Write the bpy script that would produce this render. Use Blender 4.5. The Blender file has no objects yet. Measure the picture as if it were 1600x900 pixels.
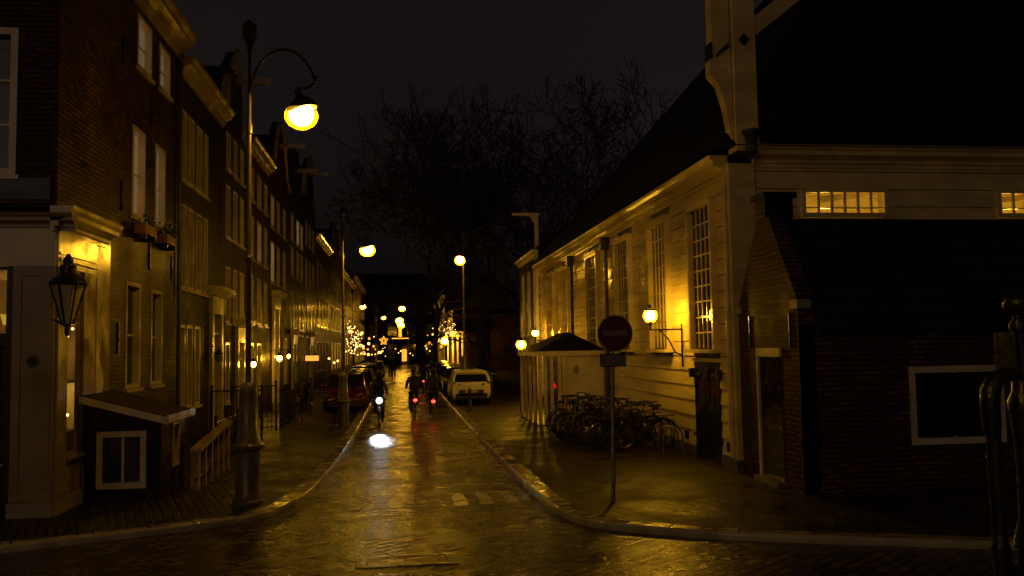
import bpy, bmesh, math, random
from mathutils import Vector, Matrix
random.seed(7)
S = bpy.context.scene
COL = S.collection
PI = math.pi
rad = math.radians

# ------------------------------------------------------------------ mesh helper
class M:
    def __init__(s): s.v = []; s.f = []
    def add(s, vs, fs):
        o = len(s.v); s.v += [tuple(p) for p in vs]; s.f += [tuple(i + o for i in f) for f in fs]; return s
    def box(s, x0, y0, z0, x1, y1, z1, fn=None):
        p = [(x, y, z) for z in (z0, z1) for y in (y0, y1) for x in (x0, x1)]
        if fn: p = [fn(*q) for q in p]
        return s.add(p, [(0,2,3,1),(4,5,7,6),(0,1,5,4),(2,6,7,3),(0,4,6,2),(1,3,7,5)])
    def quad(s, *p): return s.add(p, [tuple(range(len(p)))])
    def lathe(s, prof, c=(0,0,0), n=16, axis='z', cap=True):
        vs = []; fs = []
        for r, z in prof:
            for i in range(n):
                a = 2*PI*i/n; x, y = r*math.cos(a), r*math.sin(a)
                q = (x, y, z) if axis == 'z' else ((z, x, y) if axis == 'x' else (x, z, y))
                vs.append((q[0]+c[0], q[1]+c[1], q[2]+c[2]))
        for k in range(len(prof)-1):
            for i in range(n):
                j = (i+1) % n; fs.append((k*n+i, k*n+j, (k+1)*n+j, (k+1)*n+i))
        if cap: fs += [tuple(range(n))[::-1], tuple((len(prof)-1)*n+i for i in range(n))]
        return s.add(vs, fs)
    def tube(s, pts, r, n=6, closed=False):
        pts = [Vector(p) for p in pts]; k = len(pts)
        rs = r if isinstance(r, (list, tuple)) else [r]*k
        vs = []; fs = []; ref = None
        for i, p in enumerate(pts):
            if closed: t = pts[(i+1) % k]-pts[i-1]
            else: t = pts[min(i+1, k-1)]-pts[max(i-1, 0)]
            t.normalize()
            if ref is None: ref = Vector((0,0,1)) if abs(t.z) < .9 else Vector((1,0,0))
            a = ref - t*ref.dot(t)
            if a.length < 1e-4: a = t.orthogonal()
            a.normalize(); b = t.cross(a); ref = a
            for j in range(n):
                q = 2*PI*j/n; vs.append(p + (a*math.cos(q)+b*math.sin(q))*rs[i])
        for i in range(k if closed else k-1):
            for j in range(n):
                m = (j+1) % n; i2 = (i+1) % k
                fs.append((i*n+j, i*n+m, i2*n+m, i2*n+j))
        if not closed: fs += [tuple(range(n))[::-1], tuple((k-1)*n+j for j in range(n))]
        return s.add(vs, fs)
    def prism(s, poly, d0, d1, fn):          # poly of (u, v); fn(u, v, d)
        k = len(poly)
        vs = [fn(u, v, d0) for u, v in poly]+[fn(u, v, d1) for u, v in poly]
        return s.add(vs, [tuple(range(k))[::-1], tuple(range(k, 2*k))]+[(i, (i+1) % k, k+(i+1) % k, k+i) for i in range(k)])
    def ball(s, c, r, n=12, m=8, sz=1):
        prof = [(max(1e-4, r*math.sin(PI*i/m)), -r*sz*math.cos(PI*i/m)) for i in range(m+1)]
        return s.lathe(prof, c, n, cap=False)
    def loft(s, rings, cap=True, closed=True):
        n = len(rings[0]); vs = [p for r in rings for p in r]; fs = []
        for k in range(len(rings)-1):
            for i in range(n if closed else n-1):
                j = (i+1) % n; fs.append((k*n+i, k*n+j, (k+1)*n+j, (k+1)*n+i))
        if cap: fs += [tuple(range(n))[::-1], tuple((len(rings)-1)*n+i for i in range(n))]
        return s.add(vs, fs)

def root_loc(o):
    l = Vector((0,0,0))
    while o: l += o.location; o = o.parent
    return l
def obj(name, m, mat, parent=None, smooth=False, bevel=0):
    me = bpy.data.meshes.new(name)
    off = root_loc(parent) if parent else Vector((0,0,0))
    me.from_pydata([Vector(p)-off for p in m.v], [], m.f)
    bm = bmesh.new(); bm.from_mesh(me)
    bmesh.ops.recalc_face_normals(bm, faces=bm.faces)
    bm.to_mesh(me); bm.free()
    me.materials.append(mat)
    if smooth:
        me.polygons.foreach_set('use_smooth', [True]*len(me.polygons)); me.set_sharp_from_angle(angle=rad(40))
    o = bpy.data.objects.new(name, me); COL.objects.link(o)
    if parent: o.parent = parent
    if bevel:
        b = o.modifiers.new('bevel', 'BEVEL'); b.width = bevel; b.segments = 2; b.limit_method = 'ANGLE'
    return o
def tag(o, label, cat, group=None, kind=None):
    if label: o['label'] = label
    if cat: o['category'] = cat
    if group: o['group'] = group
    if kind: o['kind'] = kind
    return o
def thing(name, label, cat, loc=(0,0,0), group=None):
    o = bpy.data.objects.new(name, None); COL.objects.link(o); o.location = loc; o.empty_display_size = .1
    return tag(o, label, cat, group)
KIDS = {}
def dup(src, loc, rotz=0, label=None, scale=None, rot=None):
    kids = {}
    for o in S.objects:
        if o.parent: kids.setdefault(o.parent.name, []).append(o)
    def cp(o, par):
        c = o.copy(); COL.objects.link(c)
        if par: c.parent = par
        for k in kids.get(o.name, []): cp(k, c)
        return c
    r = cp(src, None); r.location = loc; r.rotation_euler = rot or (0,0,rotz)
    if scale: r.scale = scale
    if label: r['label'] = label
    return r
def struct(name, m, mat):
    o = obj(name, m, mat); o['kind'] = 'structure'; return o

# ------------------------------------------------------------------ materials
def newmat(name):
    m = bpy.data.materials.new(name); m.use_nodes = True
    nt = m.node_tree; return m, nt, nt.nodes['Principled BSDF'], nt.nodes.new, nt.links.new
def ramp(N, L, src, a, b, p0=.35, p1=.65):
    r = N('ShaderNodeMapRange'); r.inputs['From Min'].default_value = p0; r.inputs['From Max'].default_value = p1
    r.inputs['To Min'].default_value = a; r.inputs['To Max'].default_value = b; L(src, r.inputs['Value']); return r.outputs[0]
def mixc(N, L, fac, a, b):
    x = N('ShaderNodeMix'); x.data_type = 'RGBA'; L(fac, x.inputs[0])
    for i, c in ((6, a), (7, b)):
        if isinstance(c, tuple): x.inputs[i].default_value = (*c, 1)
        else: L(c, x.inputs[i])
    return x.outputs[2]
def mat(name, col, rough=.5, var=.3, vs=2.0, bump=.15, bs=25, metal=0, spec=.5, rv=.12, stretch=(1,1,1)):
    m, nt, P, N, L = newmat(name)
    tc = N('ShaderNodeTexCoord'); mp = N('ShaderNodeMapping'); mp.inputs['Scale'].default_value = stretch
    L(tc.outputs['Object'], mp.inputs[0])
    n1 = N('ShaderNodeTexNoise'); n1.inputs['Scale'].default_value = vs; n1.inputs['Detail'].default_value = 6
    L(mp.outputs[0], n1.inputs[0])
    dark = tuple(c*(1-var) for c in col); lite = tuple(min(1, c*(1+var*.5)) for c in col)
    f = ramp(N, L, n1.outputs[0], 0, 1); L(mixc(N, L, f, dark, lite), P.inputs['Base Color'])
    L(ramp(N, L, n1.outputs[0], max(.03, rough-rv), rough+rv), P.inputs['Roughness'])
    n2 = N('ShaderNodeTexNoise'); n2.inputs['Scale'].default_value = bs; n2.inputs['Detail'].default_value = 4
    L(mp.outputs[0], n2.inputs[0])
    b = N('ShaderNodeBump'); b.inputs['Strength'].default_value = bump; b.inputs['Distance'].default_value = .02
    L(n2.outputs[0], b.inputs['Height']); L(b.outputs[0], P.inputs['Normal'])
    P.inputs['Metallic'].default_value = metal; P.inputs['Specular IOR Level'].default_value = spec
    return m
def emit(name, col, strength, sample=True):
    m, nt, P, N, L = newmat(name)
    P.inputs['Base Color'].default_value = (*[c*.5 for c in col], 1)
    P.inputs['Emission Color'].default_value = (*col, 1); P.inputs['Emission Strength'].default_value = strength
    if not sample: m.cycles.emission_sampling = 'NONE'
    return m
def bricks(name, c1, c2, mortar, bw=.22, bh=.07, ms=.012, rough=.55, flat=False, rot=0, wet=None, bump=.6, und=.0, offs=.5, spec=.5, tilt=0.0, con=.75):
    m, nt, P, N, L = newmat(name)
    g = N('ShaderNodeNewGeometry'); pos = g.outputs['Position']
    if flat:
        mp = N('ShaderNodeMapping'); mp.inputs['Rotation'].default_value = (0,0,rot); L(pos, mp.inputs[0]); vec = mp.outputs[0]
    else:
        sp = N('ShaderNodeSeparateXYZ'); L(pos, sp.inputs[0]); a = N('ShaderNodeMath'); L(sp.outputs[0], a.inputs[0]); L(sp.outputs[1], a.inputs[1])
        cb = N('ShaderNodeCombineXYZ'); L(a.outputs[0], cb.inputs[0]); L(sp.outputs[2], cb.inputs[1]); vec = cb.outputs[0]
    wob = N('ShaderNodeTexNoise'); wob.inputs['Scale'].default_value = 1.3; L(pos, wob.inputs[0])
    wv = N('ShaderNodeVectorMath'); wv.operation = 'SCALE'; wv.inputs['Scale'].default_value = .05; L(wob.outputs['Color'], wv.inputs[0])
    av = N('ShaderNodeVectorMath'); L(vec, av.inputs[0]); L(wv.outputs[0], av.inputs[1])
    def bt(ca, cb_, mo):
        b = N('ShaderNodeTexBrick'); b.inputs['Scale'].default_value = 1; b.inputs['Brick Width'].default_value = bw; b.inputs['Row Height'].default_value = bh
        b.inputs['Mortar Size'].default_value = ms; b.inputs['Mortar Smooth'].default_value = .3; b.offset = offs
        b.inputs['Color1'].default_value = (*ca, 1); b.inputs['Color2'].default_value = (*cb_, 1); b.inputs['Mortar'].default_value = (*mo, 1)
        L(av.outputs[0], b.inputs['Vector']); return b
    b1 = bt(c1, c2, mortar); b2 = bt((0,0,0), (1,1,1), (0,0,0))
    n1 = N('ShaderNodeTexNoise'); n1.inputs['Scale'].default_value = .9; n1.inputs['Detail'].default_value = 7; L(pos, n1.inputs[0])
    mul = N('ShaderNodeMix'); mul.data_type = 'RGBA'; mul.blend_type = 'MULTIPLY'; mul.inputs[0].default_value = con
    L(b1.outputs['Color'], mul.inputs[6]); f = ramp(N, L, n1.outputs[0], .35, 1.25)
    cc = N('ShaderNodeCombineColor'); [L(f, cc.inputs[i]) for i in range(3)]; L(cc.outputs[0], mul.inputs[7]); L(mul.outputs[2], P.inputs['Base Color'])
    lo, hi = wet or (rough-.1, rough+.1)
    r1 = ramp(N, L, n1.outputs[0], lo, hi, .38, .62)
    r2 = N('ShaderNodeMath'); r2.operation = 'MULTIPLY_ADD'; L(b2.outputs['Color'], r2.inputs[0]); r2.inputs[1].default_value = .15; L(r1, r2.inputs[2])
    L(r2.outputs[0], P.inputs['Roughness'])
    # height: joints + brick to brick level + grain + slow undulation
    inv = N('ShaderNodeMath'); inv.operation = 'MULTIPLY_ADD'; L(b1.outputs['Fac'], inv.inputs[0]); inv.inputs[1].default_value = -1.0; inv.inputs[2].default_value = 1
    h1 = N('ShaderNodeMath'); h1.operation = 'MULTIPLY_ADD'; L(b2.outputs['Color'], h1.inputs[0]); h1.inputs[1].default_value = .5; L(inv.outputs[0], h1.inputs[2])
    n2 = N('ShaderNodeTexNoise'); n2.inputs['Scale'].default_value = 18; n2.inputs['Detail'].default_value = 4; L(pos, n2.inputs[0])
    h2 = N('ShaderNodeMath'); h2.operation = 'MULTIPLY_ADD'; L(n2.outputs[0], h2.inputs[0]); h2.inputs[1].default_value = .8; L(h1.outputs[0], h2.inputs[2])
    n3 = N('ShaderNodeTexNoise'); n3.inputs['Scale'].default_value = 3.2; n3.inputs['Detail'].default_value = 4; mp3 = N('ShaderNodeMapping'); mp3.inputs['Scale'].default_value = (.7,1.6,1); L(pos, mp3.inputs[0]); L(mp3.outputs[0], n3.inputs[0])
    h3 = N('ShaderNodeMath'); h3.operation = 'MULTIPLY_ADD'; L(n3.outputs[0], h3.inputs[0]); h3.inputs[1].default_value = und; L(h2.outputs[0], h3.inputs[2])
    b = N('ShaderNodeBump'); b.inputs['Strength'].default_value = bump; b.inputs['Distance'].default_value = .017 if flat else .01
    L(h3.outputs[0], b.inputs['Height'])
    if tilt:
        wn = N('ShaderNodeTexWhiteNoise'); wn.noise_dimensions = '1D'; sc = N('ShaderNodeMath'); sc.operation = 'MULTIPLY'; sc.inputs[1].default_value = 713.0; L(b2.outputs['Color'], sc.inputs[0]); L(sc.outputs[0], wn.inputs['W'])
        sb = N('ShaderNodeVectorMath'); sb.operation = 'SUBTRACT'; L(wn.outputs['Color'], sb.inputs[0]); sb.inputs[1].default_value = (.5,.5,.5)
        s2 = N('ShaderNodeVectorMath'); s2.operation = 'SCALE'; s2.inputs['Scale'].default_value = tilt*2; L(sb.outputs[0], s2.inputs[0])
        ad = N('ShaderNodeVectorMath'); L(b.outputs[0], ad.inputs[0]); L(s2.outputs[0], ad.inputs[1])
        nn = N('ShaderNodeVectorMath'); nn.operation = 'NORMALIZE'; L(ad.outputs[0], nn.inputs[0]); L(nn.outputs[0], P.inputs['Normal'])
    else: L(b.outputs[0], P.inputs['Normal'])
    P.inputs['Specular IOR Level'].default_value = spec
    return m
def glass(name, tint=(.01,.01,.012), rough=.04, alpha=1.0, bump=.25):
    m, nt, P, N, L = newmat(name)
    P.inputs['Base Color'].default_value = (*tint, 1); P.inputs['Roughness'].default_value = rough
    P.inputs['Specular IOR Level'].default_value = .7
    g = N('ShaderNodeNewGeometry'); n = N('ShaderNodeTexNoise'); n.inputs['Scale'].default_value = 3.5; L(g.outputs['Position'], n.inputs[0])
    b = N('ShaderNodeBump'); b.inputs['Strength'].default_value = bump; b.inputs['Distance'].default_value = .02
    L(n.outputs[0], b.inputs['Height']); L(b.outputs[0], P.inputs['Normal'])
    if alpha < 1: P.inputs['Alpha'].default_value = alpha
    return m

SOD = (1.0, .50, .025); ORG = (1.0, .42, .04); WARM = (1.0, .66, .28)
K = {}
K['brick'] = bricks('brown_brick', (.045,.022,.014), (.13,.066,.037), (.012,.009,.006), rough=.4, tilt=.05, bh=.085, spec=.10, ms=.016)
K['brick_annex'] = bricks('annex_brick', (.06,.028,.017), (.16,.075,.042), (.02,.015,.01), rough=.6, tilt=.05, bh=.085, ms=.016, spec=.12)
K['brick_night'] = mat('night_dark_brick', (.004,.003,.0025), .8, spec=.1)  # near-black base colour puts the far end's night darkness into the brick
K['brick_dark'] = bricks('dark_brick', (.016,.008,.006), (.048,.025,.016), (.010,.008,.006), rough=.4, tilt=.05, bh=.085, spec=.10, ms=.016)
K['brick_red'] = bricks('red_brick', (.035,.014,.01), (.085,.034,.021), (.016,.012,.01), rough=.45, tilt=.05, bh=.085, spec=.10, ms=.016)
K['brick_grey'] = bricks('grey_brick', (.028,.021,.015), (.065,.05,.035), (.016,.014,.012), rough=.45, tilt=.05, bh=.085, spec=.10, ms=.016)
K['road'] = bricks('wet_street_clinkers', (.02,.014,.009), (.13,.092,.058), (.004,.0035,.003), .26, .14, .022, flat=True, wet=(.09,.28), bump=1.0, und=1.2, tilt=.075, spec=.7)
K['cross'] = bricks('wet_quay_clinkers', (.018,.013,.009), (.13,.092,.055), (.003,.003,.003), .32, .16, .028, flat=True, rot=rad(-38), wet=(.10,.28), bump=1.0, und=1.0, tilt=.045, spec=.55)
K['pave'] = bricks('pavement_clinkers', (.005,.003,.002), (.06,.038,.024), (.001,.001,.001), .26, .13, .022, flat=True, rot=rad(72), wet=(.32,.58), bump=1.0, und=1.2, tilt=.08, spec=.4)
K['kerb'] = bricks('granite_kerb', (.10,.09,.075), (.24,.21,.17), (.02,.02,.018), 3.0, .55, .03, flat=True, wet=(.06,.30), bump=.8, und=2.0, offs=0, tilt=.04, spec=1.0)
K['stone'] = mat('wet_granite_stone', (.30,.27,.21), .18, .5, 2.5, .35, 14, spec=.8, rv=.14); K['curb_edge'] = mat('granite_edge', (.42,.39,.32), .16, .25, 3, .12, 20)
K['soil'] = mat('ground_earth', (.05,.045,.035), .7)
K['cream'] = mat('cream_board_paint', (.76,.63,.29), .19, .22, 1.2, .3, 9, stretch=(1,.35,2))
K['pale'] = mat('pale_kiosk_paint', (.78,.68,.40), .3, .15, 1.5, .1, 12)
K['white'] = mat('white_gloss_paint', (.78,.70,.52), .15, .2, 2, .12, 18)
K['taupe'] = mat('shopfront_paint', (.36,.28,.16), .18, .2, 2, .1, 18)
K['grey'] = mat('plaster_grey', (.34,.31,.27), .6, .3, 1.5, .2, 20)
K['black'] = mat('black_gloss_paint', (.012,.012,.012), .22, .2, 2, .15, 14)
K['iron'] = mat('black_cast_iron', (.018,.017,.016), .25, .3, 3, .35, 30)
K['green'] = mat('lamp_post_paint', (.16,.13,.085), .3, .25, 3, .2, 20)
K['tile'] = bricks('dark_roof_tiles', (.018,.016,.015), (.028,.025,.022), (.008,.008,.008), .24, .30, .03, rough=.7, bump=.8, spec=.15)
K['felt'] = mat('dark_roof_felt', (.035,.022,.014), .6, spec=.2); K['lead'] = mat('lead_sheet', (.10,.10,.10), .4)
K['blind'] = emit('glowing_curtain', (1,.72,.46), .075, False)  # pale curtains brightened by a weak glow of their own
K['glass'] = glass('dark_window_glass')
K['clear'] = glass('shop_window_glass', (.6,.6,.6), .03, .12, .08)
K['bark'] = mat('tree_bark', (.055,.042,.03), .8, .4, 4, .5, 20)
K['steel'] = mat('galvanised_steel', (.35,.34,.31), .35, .2, 4, .1, 30, metal=.7)
K['bikesteel'] = mat('dull_bike_metal', (.09,.085,.08), .3, .3, 5, .1, 30, metal=.8)
K['rubber'] = mat('tyre_rubber', (.02,.02,.02), .6, .3, 4)
K['signred'] = mat('sign_red_film', (.12,.008,.005), .4, .15, 3, .03)
K['signwhite'] = mat('sign_white_film', (.22,.20,.13), .4, .2, 3, .03)
K['enamel'] = mat('blue_enamel', (.02,.03,.09), .25, .1, 3, .03)
K['oxide'] = mat('rusty_cover_plate', (.20,.09,.03), .3, .5, 6, .4, 30)
K['coat'] = mat('dark_coat', (.007,.007,.009), .9); K['jean'] = mat('dark_trousers', (.012,.013,.02), .8)
K['skin'] = mat('skin', (.45,.28,.2), .5); K['hair'] = mat('dark_hair', (.02,.014,.01), .6)
K['plant'] = mat('dark_leaves', (.03,.05,.018), .5)
K['terra'] = mat('terracotta', (.25,.12,.07), .6)
def bowl(name, col, st, a):
    m, nt, P, N, L = newmat(name); P.inputs['Base Color'].default_value = (*col, 1); P.inputs['Roughness'].default_value = .3
    P.inputs['Emission Color'].default_value = (*col, 1); P.inputs['Emission Strength'].default_value = st; P.inputs['Alpha'].default_value = a; m.cycles.emission_sampling = 'NONE'; return m
K['bowl'] = bowl('amber_bloom_bowl', (1,.55,.004), 1.0, .35)  # self-glowing shells imitate the yellow bloom around a white-hot bulb
K['bloom_bowlO'] = bowl('orange_bloom_bowl', (1,.46,.004), 1.0, .45)
K['lampL'] = emit('sodium_lamp_glow', SOD, 135); K['lampF'] = emit('far_sodium_glow', SOD, 260)
K['churchlamp'] = emit('church_lamp_glow', (1,.58,.06), 120); K['shoplamp'] = emit('shop_lamp_glow', (1,.60,.12), 130); K['lampS'] = emit('second_sodium_glow', SOD, 230); K['lampM'] = emit('street_sodium_glow', SOD, 72); K['lampQ'] = emit('quay_sodium_glow', SOD, 340); K['lampO'] = emit('orange_lamp_glow', ORG, 220)
K['wallB'] = emit('bright_wall_lantern_glow', SOD, 310)
K['wallL'] = emit('wall_lantern_glow', SOD, 330)
K['door'] = emit('door_lantern_glow', SOD, 60)
K['fairy'] = emit('fairy_bulb_glow', (1,.52,.14), 7, False)
K['bulb'] = emit('festoon_bulb_glow', (1,.5,.12), 3.2)
K['deco'] = emit('decoration_glow', (1,.40,.03), 1.35)
K['red'] = emit('tail_lamp_glow', (1,.03,.012), 9)
K['dimred'] = emit('dim_red_glow', (1,.02,.02), .5)
K['head'] = emit('cycle_lamp_glow', (.75,.9,1), 3)
K['lit'] = emit('lit_room', (1,.60,.05), .52)
K['litpale'] = emit('pale_lit_room', (1,.75,.5), .22)
K['litblue'] = emit('cool_lit_pane', (.75,.85,1), .8)
K['orangesign'] = emit('orange_sign_glow', (1,.42,.05), 1.2)

# ------------------------------------------------------------------ plane maps (u along wall, v up, n outward)
def LEFT(X=-5.4): return lambda u, v, n: (X+n, u, v)
def RIGHT(X=6.6): return lambda u, v, n: (X-n, u, v)
def FRONT(Y): return lambda u, v, n: (u, Y-n, v)
def ubox(m, pl, u0, v0, n0, u1, v1, n1): return m.box(u0, v0, n0, u1, v1, n1, pl)
def wall_sheet(m, pl, u0, u1, v0, v1, holes):
    us = sorted({u0, u1, *[h[0] for h in holes], *[h[1] for h in holes]}); vs = sorted({v0, v1, *[h[2] for h in holes], *[h[3] for h in holes]})
    for a, b in zip(us, us[1:]):
        for c, d in zip(vs, vs[1:]):
            x, y = (a+b)/2, (c+d)/2
            if any(h[0] < x < h[1] and h[2] < y < h[3] for h in holes): continue
            m.quad(pl(a,c,0), pl(b,c,0), pl(b,d,0), pl(a,d,0))
    for h in holes:    # reveals
        p = [(h[0],h[2]),(h[1],h[2]),(h[1],h[3]),(h[0],h[3])]
        for i in range(4):
            (a, c), (b, d) = p[i], p[(i+1) % 4]; m.quad(pl(a,c,0), pl(b,d,0), pl(b,d,-.3), pl(a,c,-.3))
def window(root, pl, u0, u1, v0, v1, cols=1, rows=2, fm='white', gm='glass', fw=.08, sill='white', name='window', deep=.2, mun=.022, proud=.014, sd=.07):
    m = M(); e = .004
    a, b, c, d = u0+e, u1-e, v0+e, v1-e
    for q in ((a,c,a+fw,d),(b-fw,c,b,d),(a+fw,d-fw,b-fw,d),(a+fw,c,b-fw,c+fw)): ubox(m, pl, q[0], q[1], -deep, q[2], q[3], proud)
    for i in range(1, cols):
        x = a+fw+(b-a-2*fw)*i/cols; ubox(m, pl, x-mun, c+fw, -deep*.78, x+mun, d-fw, -deep*.45)
    for j in range(1, rows):
        y = c+fw+(d-c-2*fw)*j/rows; ubox(m, pl, a+fw, y-mun, -deep*.75, b-fw, y+mun, -deep*.5)
    w = obj(name, m, K[fm], root)
    p = M(); ubox(p, pl, a+fw, c+fw, -deep*.72, b-fw, d-fw, -deep*.64); obj('pane', p, K[gm], w)
    if sill:
        s = M(); ubox(s, pl, u0-.06, v0-.07, -.05, u1+.06, v0-.002, sd); obj('sill', s, K[sill], w)
    return w

# ================================================================== setting
m = M().quad((-120,-60,-.06),(120,-60,-.06),(120,270,-.06),(-120,270,-.06)); struct('ground', m, K['soil'])
m = M().quad((-70,-40,0),(70,-40,0),(70,260,0),(-70,260,0)); struct('road', m, K['road'])
m = M().quad((-60,-2,.004),(60,-22,.004),(60,-5,.004),(4.69,10.85,.004),(.65,12.3,.004),(-5.9,13.6,.004),(-60,26,.004)); struct('quay_road', m, K['cross'])
def smooth(p, it=2):
    for _ in range(it):
        q = [p[0]]
        for a, b in zip(p, p[1:]): q += [(a[0]*.75+b[0]*.25, a[1]*.75+b[1]*.25), (a[0]*.25+b[0]*.75, a[1]*.25+b[1]*.75)]
        p = q+[p[-1]]
    return p
KR = smooth([(2.3,240),(2.25,60),(2.16,32),(2.17,25.8),(2.26,17.8),(2.3,14.8),(2.36,13.4),(2.62,12.35),(3.3,11.75),(5.07,10.74),(14,7.6),(60,-8)])
KL = smooth([(-1.45,240),(-1.42,84),(-1.33,27.5),(-1.42,20.6),(-1.53,17.1),(-1.70,15.4),(-1.95,14.3),(-2.5,13.55),(-5.23,12.33),(-12,9.9),(-60,-7)])
def offs(p, d):
    out = []
    for i, a in enumerate(p):
        t = Vector(p[min(i+1, len(p)-1)])-Vector(p[max(i-1, 0)]); t.normalize(); out.append((a[0]-t.y*d, a[1]+t.x*d))
    return out
def band(name, p, d0, d1, z0, z1, mt):
    a, b = offs(p, d0), offs(p, d1); rings = [[(x0,y0,z0),(x0,y0,z1),(x1,y1,z1),(x1,y1,z0)] for (x0,y0),(x1,y1) in zip(a, b)]
    return struct(name, M().loft(rings), mt)
HP = .09
def stones(p, sg):
    rr = random.Random(2); pts = [Vector(q).to_3d() for q in p]; m = M(); acc = 0; run = [pts[0]]
    a, b = offs(p, .058*sg), offs(p, .32*sg); path = []
    for i in range(len(p)-1):
        n = max(1, int((Vector(p[i+1])-Vector(p[i])).length/.62)) if max(abs(p[i][0]), abs(p[i][1])) < 75 else 1
        for k in range(n):
            f = k/n; path.append((tuple(a[i][j]*(1-f)+a[i+1][j]*f for j in (0,1)), tuple(b[i][j]*(1-f)+b[i+1][j]*f for j in (0,1))))
    path.append((a[-1], b[-1]))
    for (a0, b0), (a1, b1) in zip(path, path[1:]):
        L_ = math.hypot(a1[0]-a0[0], a1[1]-a0[1]); g = min(.3, .012/max(L_, .01)) if L_ < 3 else 0
        li = lambda u, v, f: (u[0]*(1-f)+v[0]*f, u[1]*(1-f)+v[1]*f)
        h = HP+rr.uniform(-.006,.008); t = rr.uniform(-.006,.006)
        q = [li(a0,a1,g), li(a0,a1,1-g), li(b0,b1,1-g), li(b0,b1,g)]
        m.add([(*q[0],-.05),(*q[1],-.05),(*q[2],-.05),(*q[3],-.05),(*q[0],h+t),(*q[1],h-t),(*q[2],h-t),(*q[3],h+t)], [(0,3,2,1),(4,5,6,7),(0,1,5,4),(1,2,6,5),(2,3,7,6),(3,0,4,7)])
    struct('kerb', m, K['stone'])
def nosing(p, sg):
    prof = [(0,-.05),(0,HP-.03),(.006,HP-.008),(.018,HP+.008),(.034,HP+.014),(.055,HP+.012),(.055,-.05)]
    cols = [offs(p, d*sg) for d, z in prof]; rings = [[(cols[k][i][0], cols[k][i][1], prof[k][1]) for k in range(len(prof))] for i in range(len(p))]
    o = struct('kerb_edge', M().loft(rings), K['curb_edge']); o.data.polygons.foreach_set('use_smooth', [True]*len(o.data.polygons)); o.data.set_sharp_from_angle(angle=rad(60))
nosing(KR, 1); stones(KR, 1)
nosing(KL, -1); stones(KL, -1)
pr = offs(KR, .31); struct('pavement', M().prism([*pr, (60,240)], -.05, HP, lambda u,v,d: (u,v,d)), K['pave'])
pl_ = offs(KL, -.31); struct('pavement', M().prism([*pl_, (-60,240)], -.05, HP, lambda u,v,d: (u,v,d)), K['pave'])
# worn paint of the raised table
m, nt, P, N, L = newmat('worn_road_paint')
P.inputs['Base Color'].default_value = (.8,.76,.66,1); P.inputs['Roughness'].default_value = .22
g = N('ShaderNodeNewGeometry'); n = N('ShaderNodeTexNoise'); n.inputs['Scale'].default_value = 5; n.inputs['Detail'].default_value = 8; L(g.outputs['Position'], n.inputs[0])
L(ramp(N, L, n.outputs[0], 0, .92, .37, .5), P.inputs['Alpha']); K['paint'] = m
mk = M()
for x in (-.78,-.33,.12,.55,.98,1.42,1.86):
    mk.quad((x-.11,14.45,.007),(x+.11,14.45,.007),(x+.11,15.6,.007),(x-.11,15.6,.007))
mk.quad((-.9,15.62,.007),(1.95,15.62,.007),(1.95,15.72,.007),(-.9,15.72,.007))
mk.quad((-.2,16.6,.007),(1.95,16.6,.007),(1.95,16.68,.007),(-.2,16.68,.007))
struct('road_marking', mk, K['paint'])
# bridge approach under the camera
deck = M().prism([(-3,-.05),(-3,1.0),(3.2,1.0),(5.5,.55),(8.6,.012),(8.6,-.05)], -9, 9, lambda u,v,d: (d,u,v)); struct('bridge_deck', deck, K['cross'])
# service cover in the quay road
c = thing('inspection_cover', 'rust brown inspection cover set in the wet bricks of the crossing', 'cover', (.1,10.95,.004))
obj('cover_plate', M().box(-.42,10.68,.006,.55,11.1,.012), K['oxide'], c, bevel=.005)
fr = M()
for q in ((-.56,10.6,.69,10.675),(-.56,11.105,.69,11.18),(-.56,10.68,-.43,11.1),(.56,10.68,.69,11.1)): fr.box(q[0],q[1],.006,q[2],q[3],.016)
obj('stone_border', fr, K['kerb'], c)

# ================================================================== church (right)
WX = 6.6
ch = thing('wooden_church', 'cream painted timber church with black hipped roof and tall small paned windows', 'church', (18,28,0))
pl = RIGHT(WX); Y0, Y1, EZ = 16.45, 40.4, 6.15
wins = [(17.35,18.7,2.5,5.55),(20.45,21.85,2.5,5.6),(23.95,25.4,2.5,5.6),(28.0,29.5,2.5,5.6),(33.0,34.5,2.5,5.6),(36.3,37.8,2.5,5.6)]
wb = M(); BH = .335; z = .32; i = 0
rnd = random.Random(3)
while z < EZ:
    z1 = min(z+BH, EZ); segs = [Y0+.2]
    cuts = [(a-.11, b+.11) for a, b, c0, d0 in wins if c0-.12 < z1 and d0+.1 > z]
    if z < 2.2: cuts.append((17.3, 18.85))
    y = Y0+.2; spans = []
    for a, b in sorted(cuts): spans.append((y, a)); y = b
    spans.append((y, Y1))
    for a, b in spans:
        if b-a < .05: continue
        t = rnd.uniform(-.006, .008); t2 = rnd.uniform(-.006, .008)
        p = [pl(a,z+.004,.035+t), pl(b,z+.004,.035+t2), pl(b,z1-.006,.002+t2*.3), pl(a,z1-.006,.002+t*.3), pl(a,z+.004,-.05), pl(b,z+.004,-.05), pl(b,z1-.006,-.05), pl(a,z1-.006,-.05)]
        wb.add(p, [(0,1,2,3),(0,4,5,1),(3,2,6,7),(0,3,7,4),(1,5,6,2)])
    z = z1
obj('side_wall', wb, K['cream'], ch)
core = M().box(WX+.06, 20.6, 0, 29.6, Y1-.02, EZ); core.box(WX+.06, Y0+.16, 0, WX+.3, 20.59, EZ); obj('wall_core', core, K['lead'], ch)
pb = M(); ubox(pb, pl, Y0+.2, .0, -.05, 17.3, .315, .05); ubox(pb, pl, 18.85, .0, -.05, Y1, .315, .05); obj('plinth', pb, K['lead'], ch)
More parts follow.
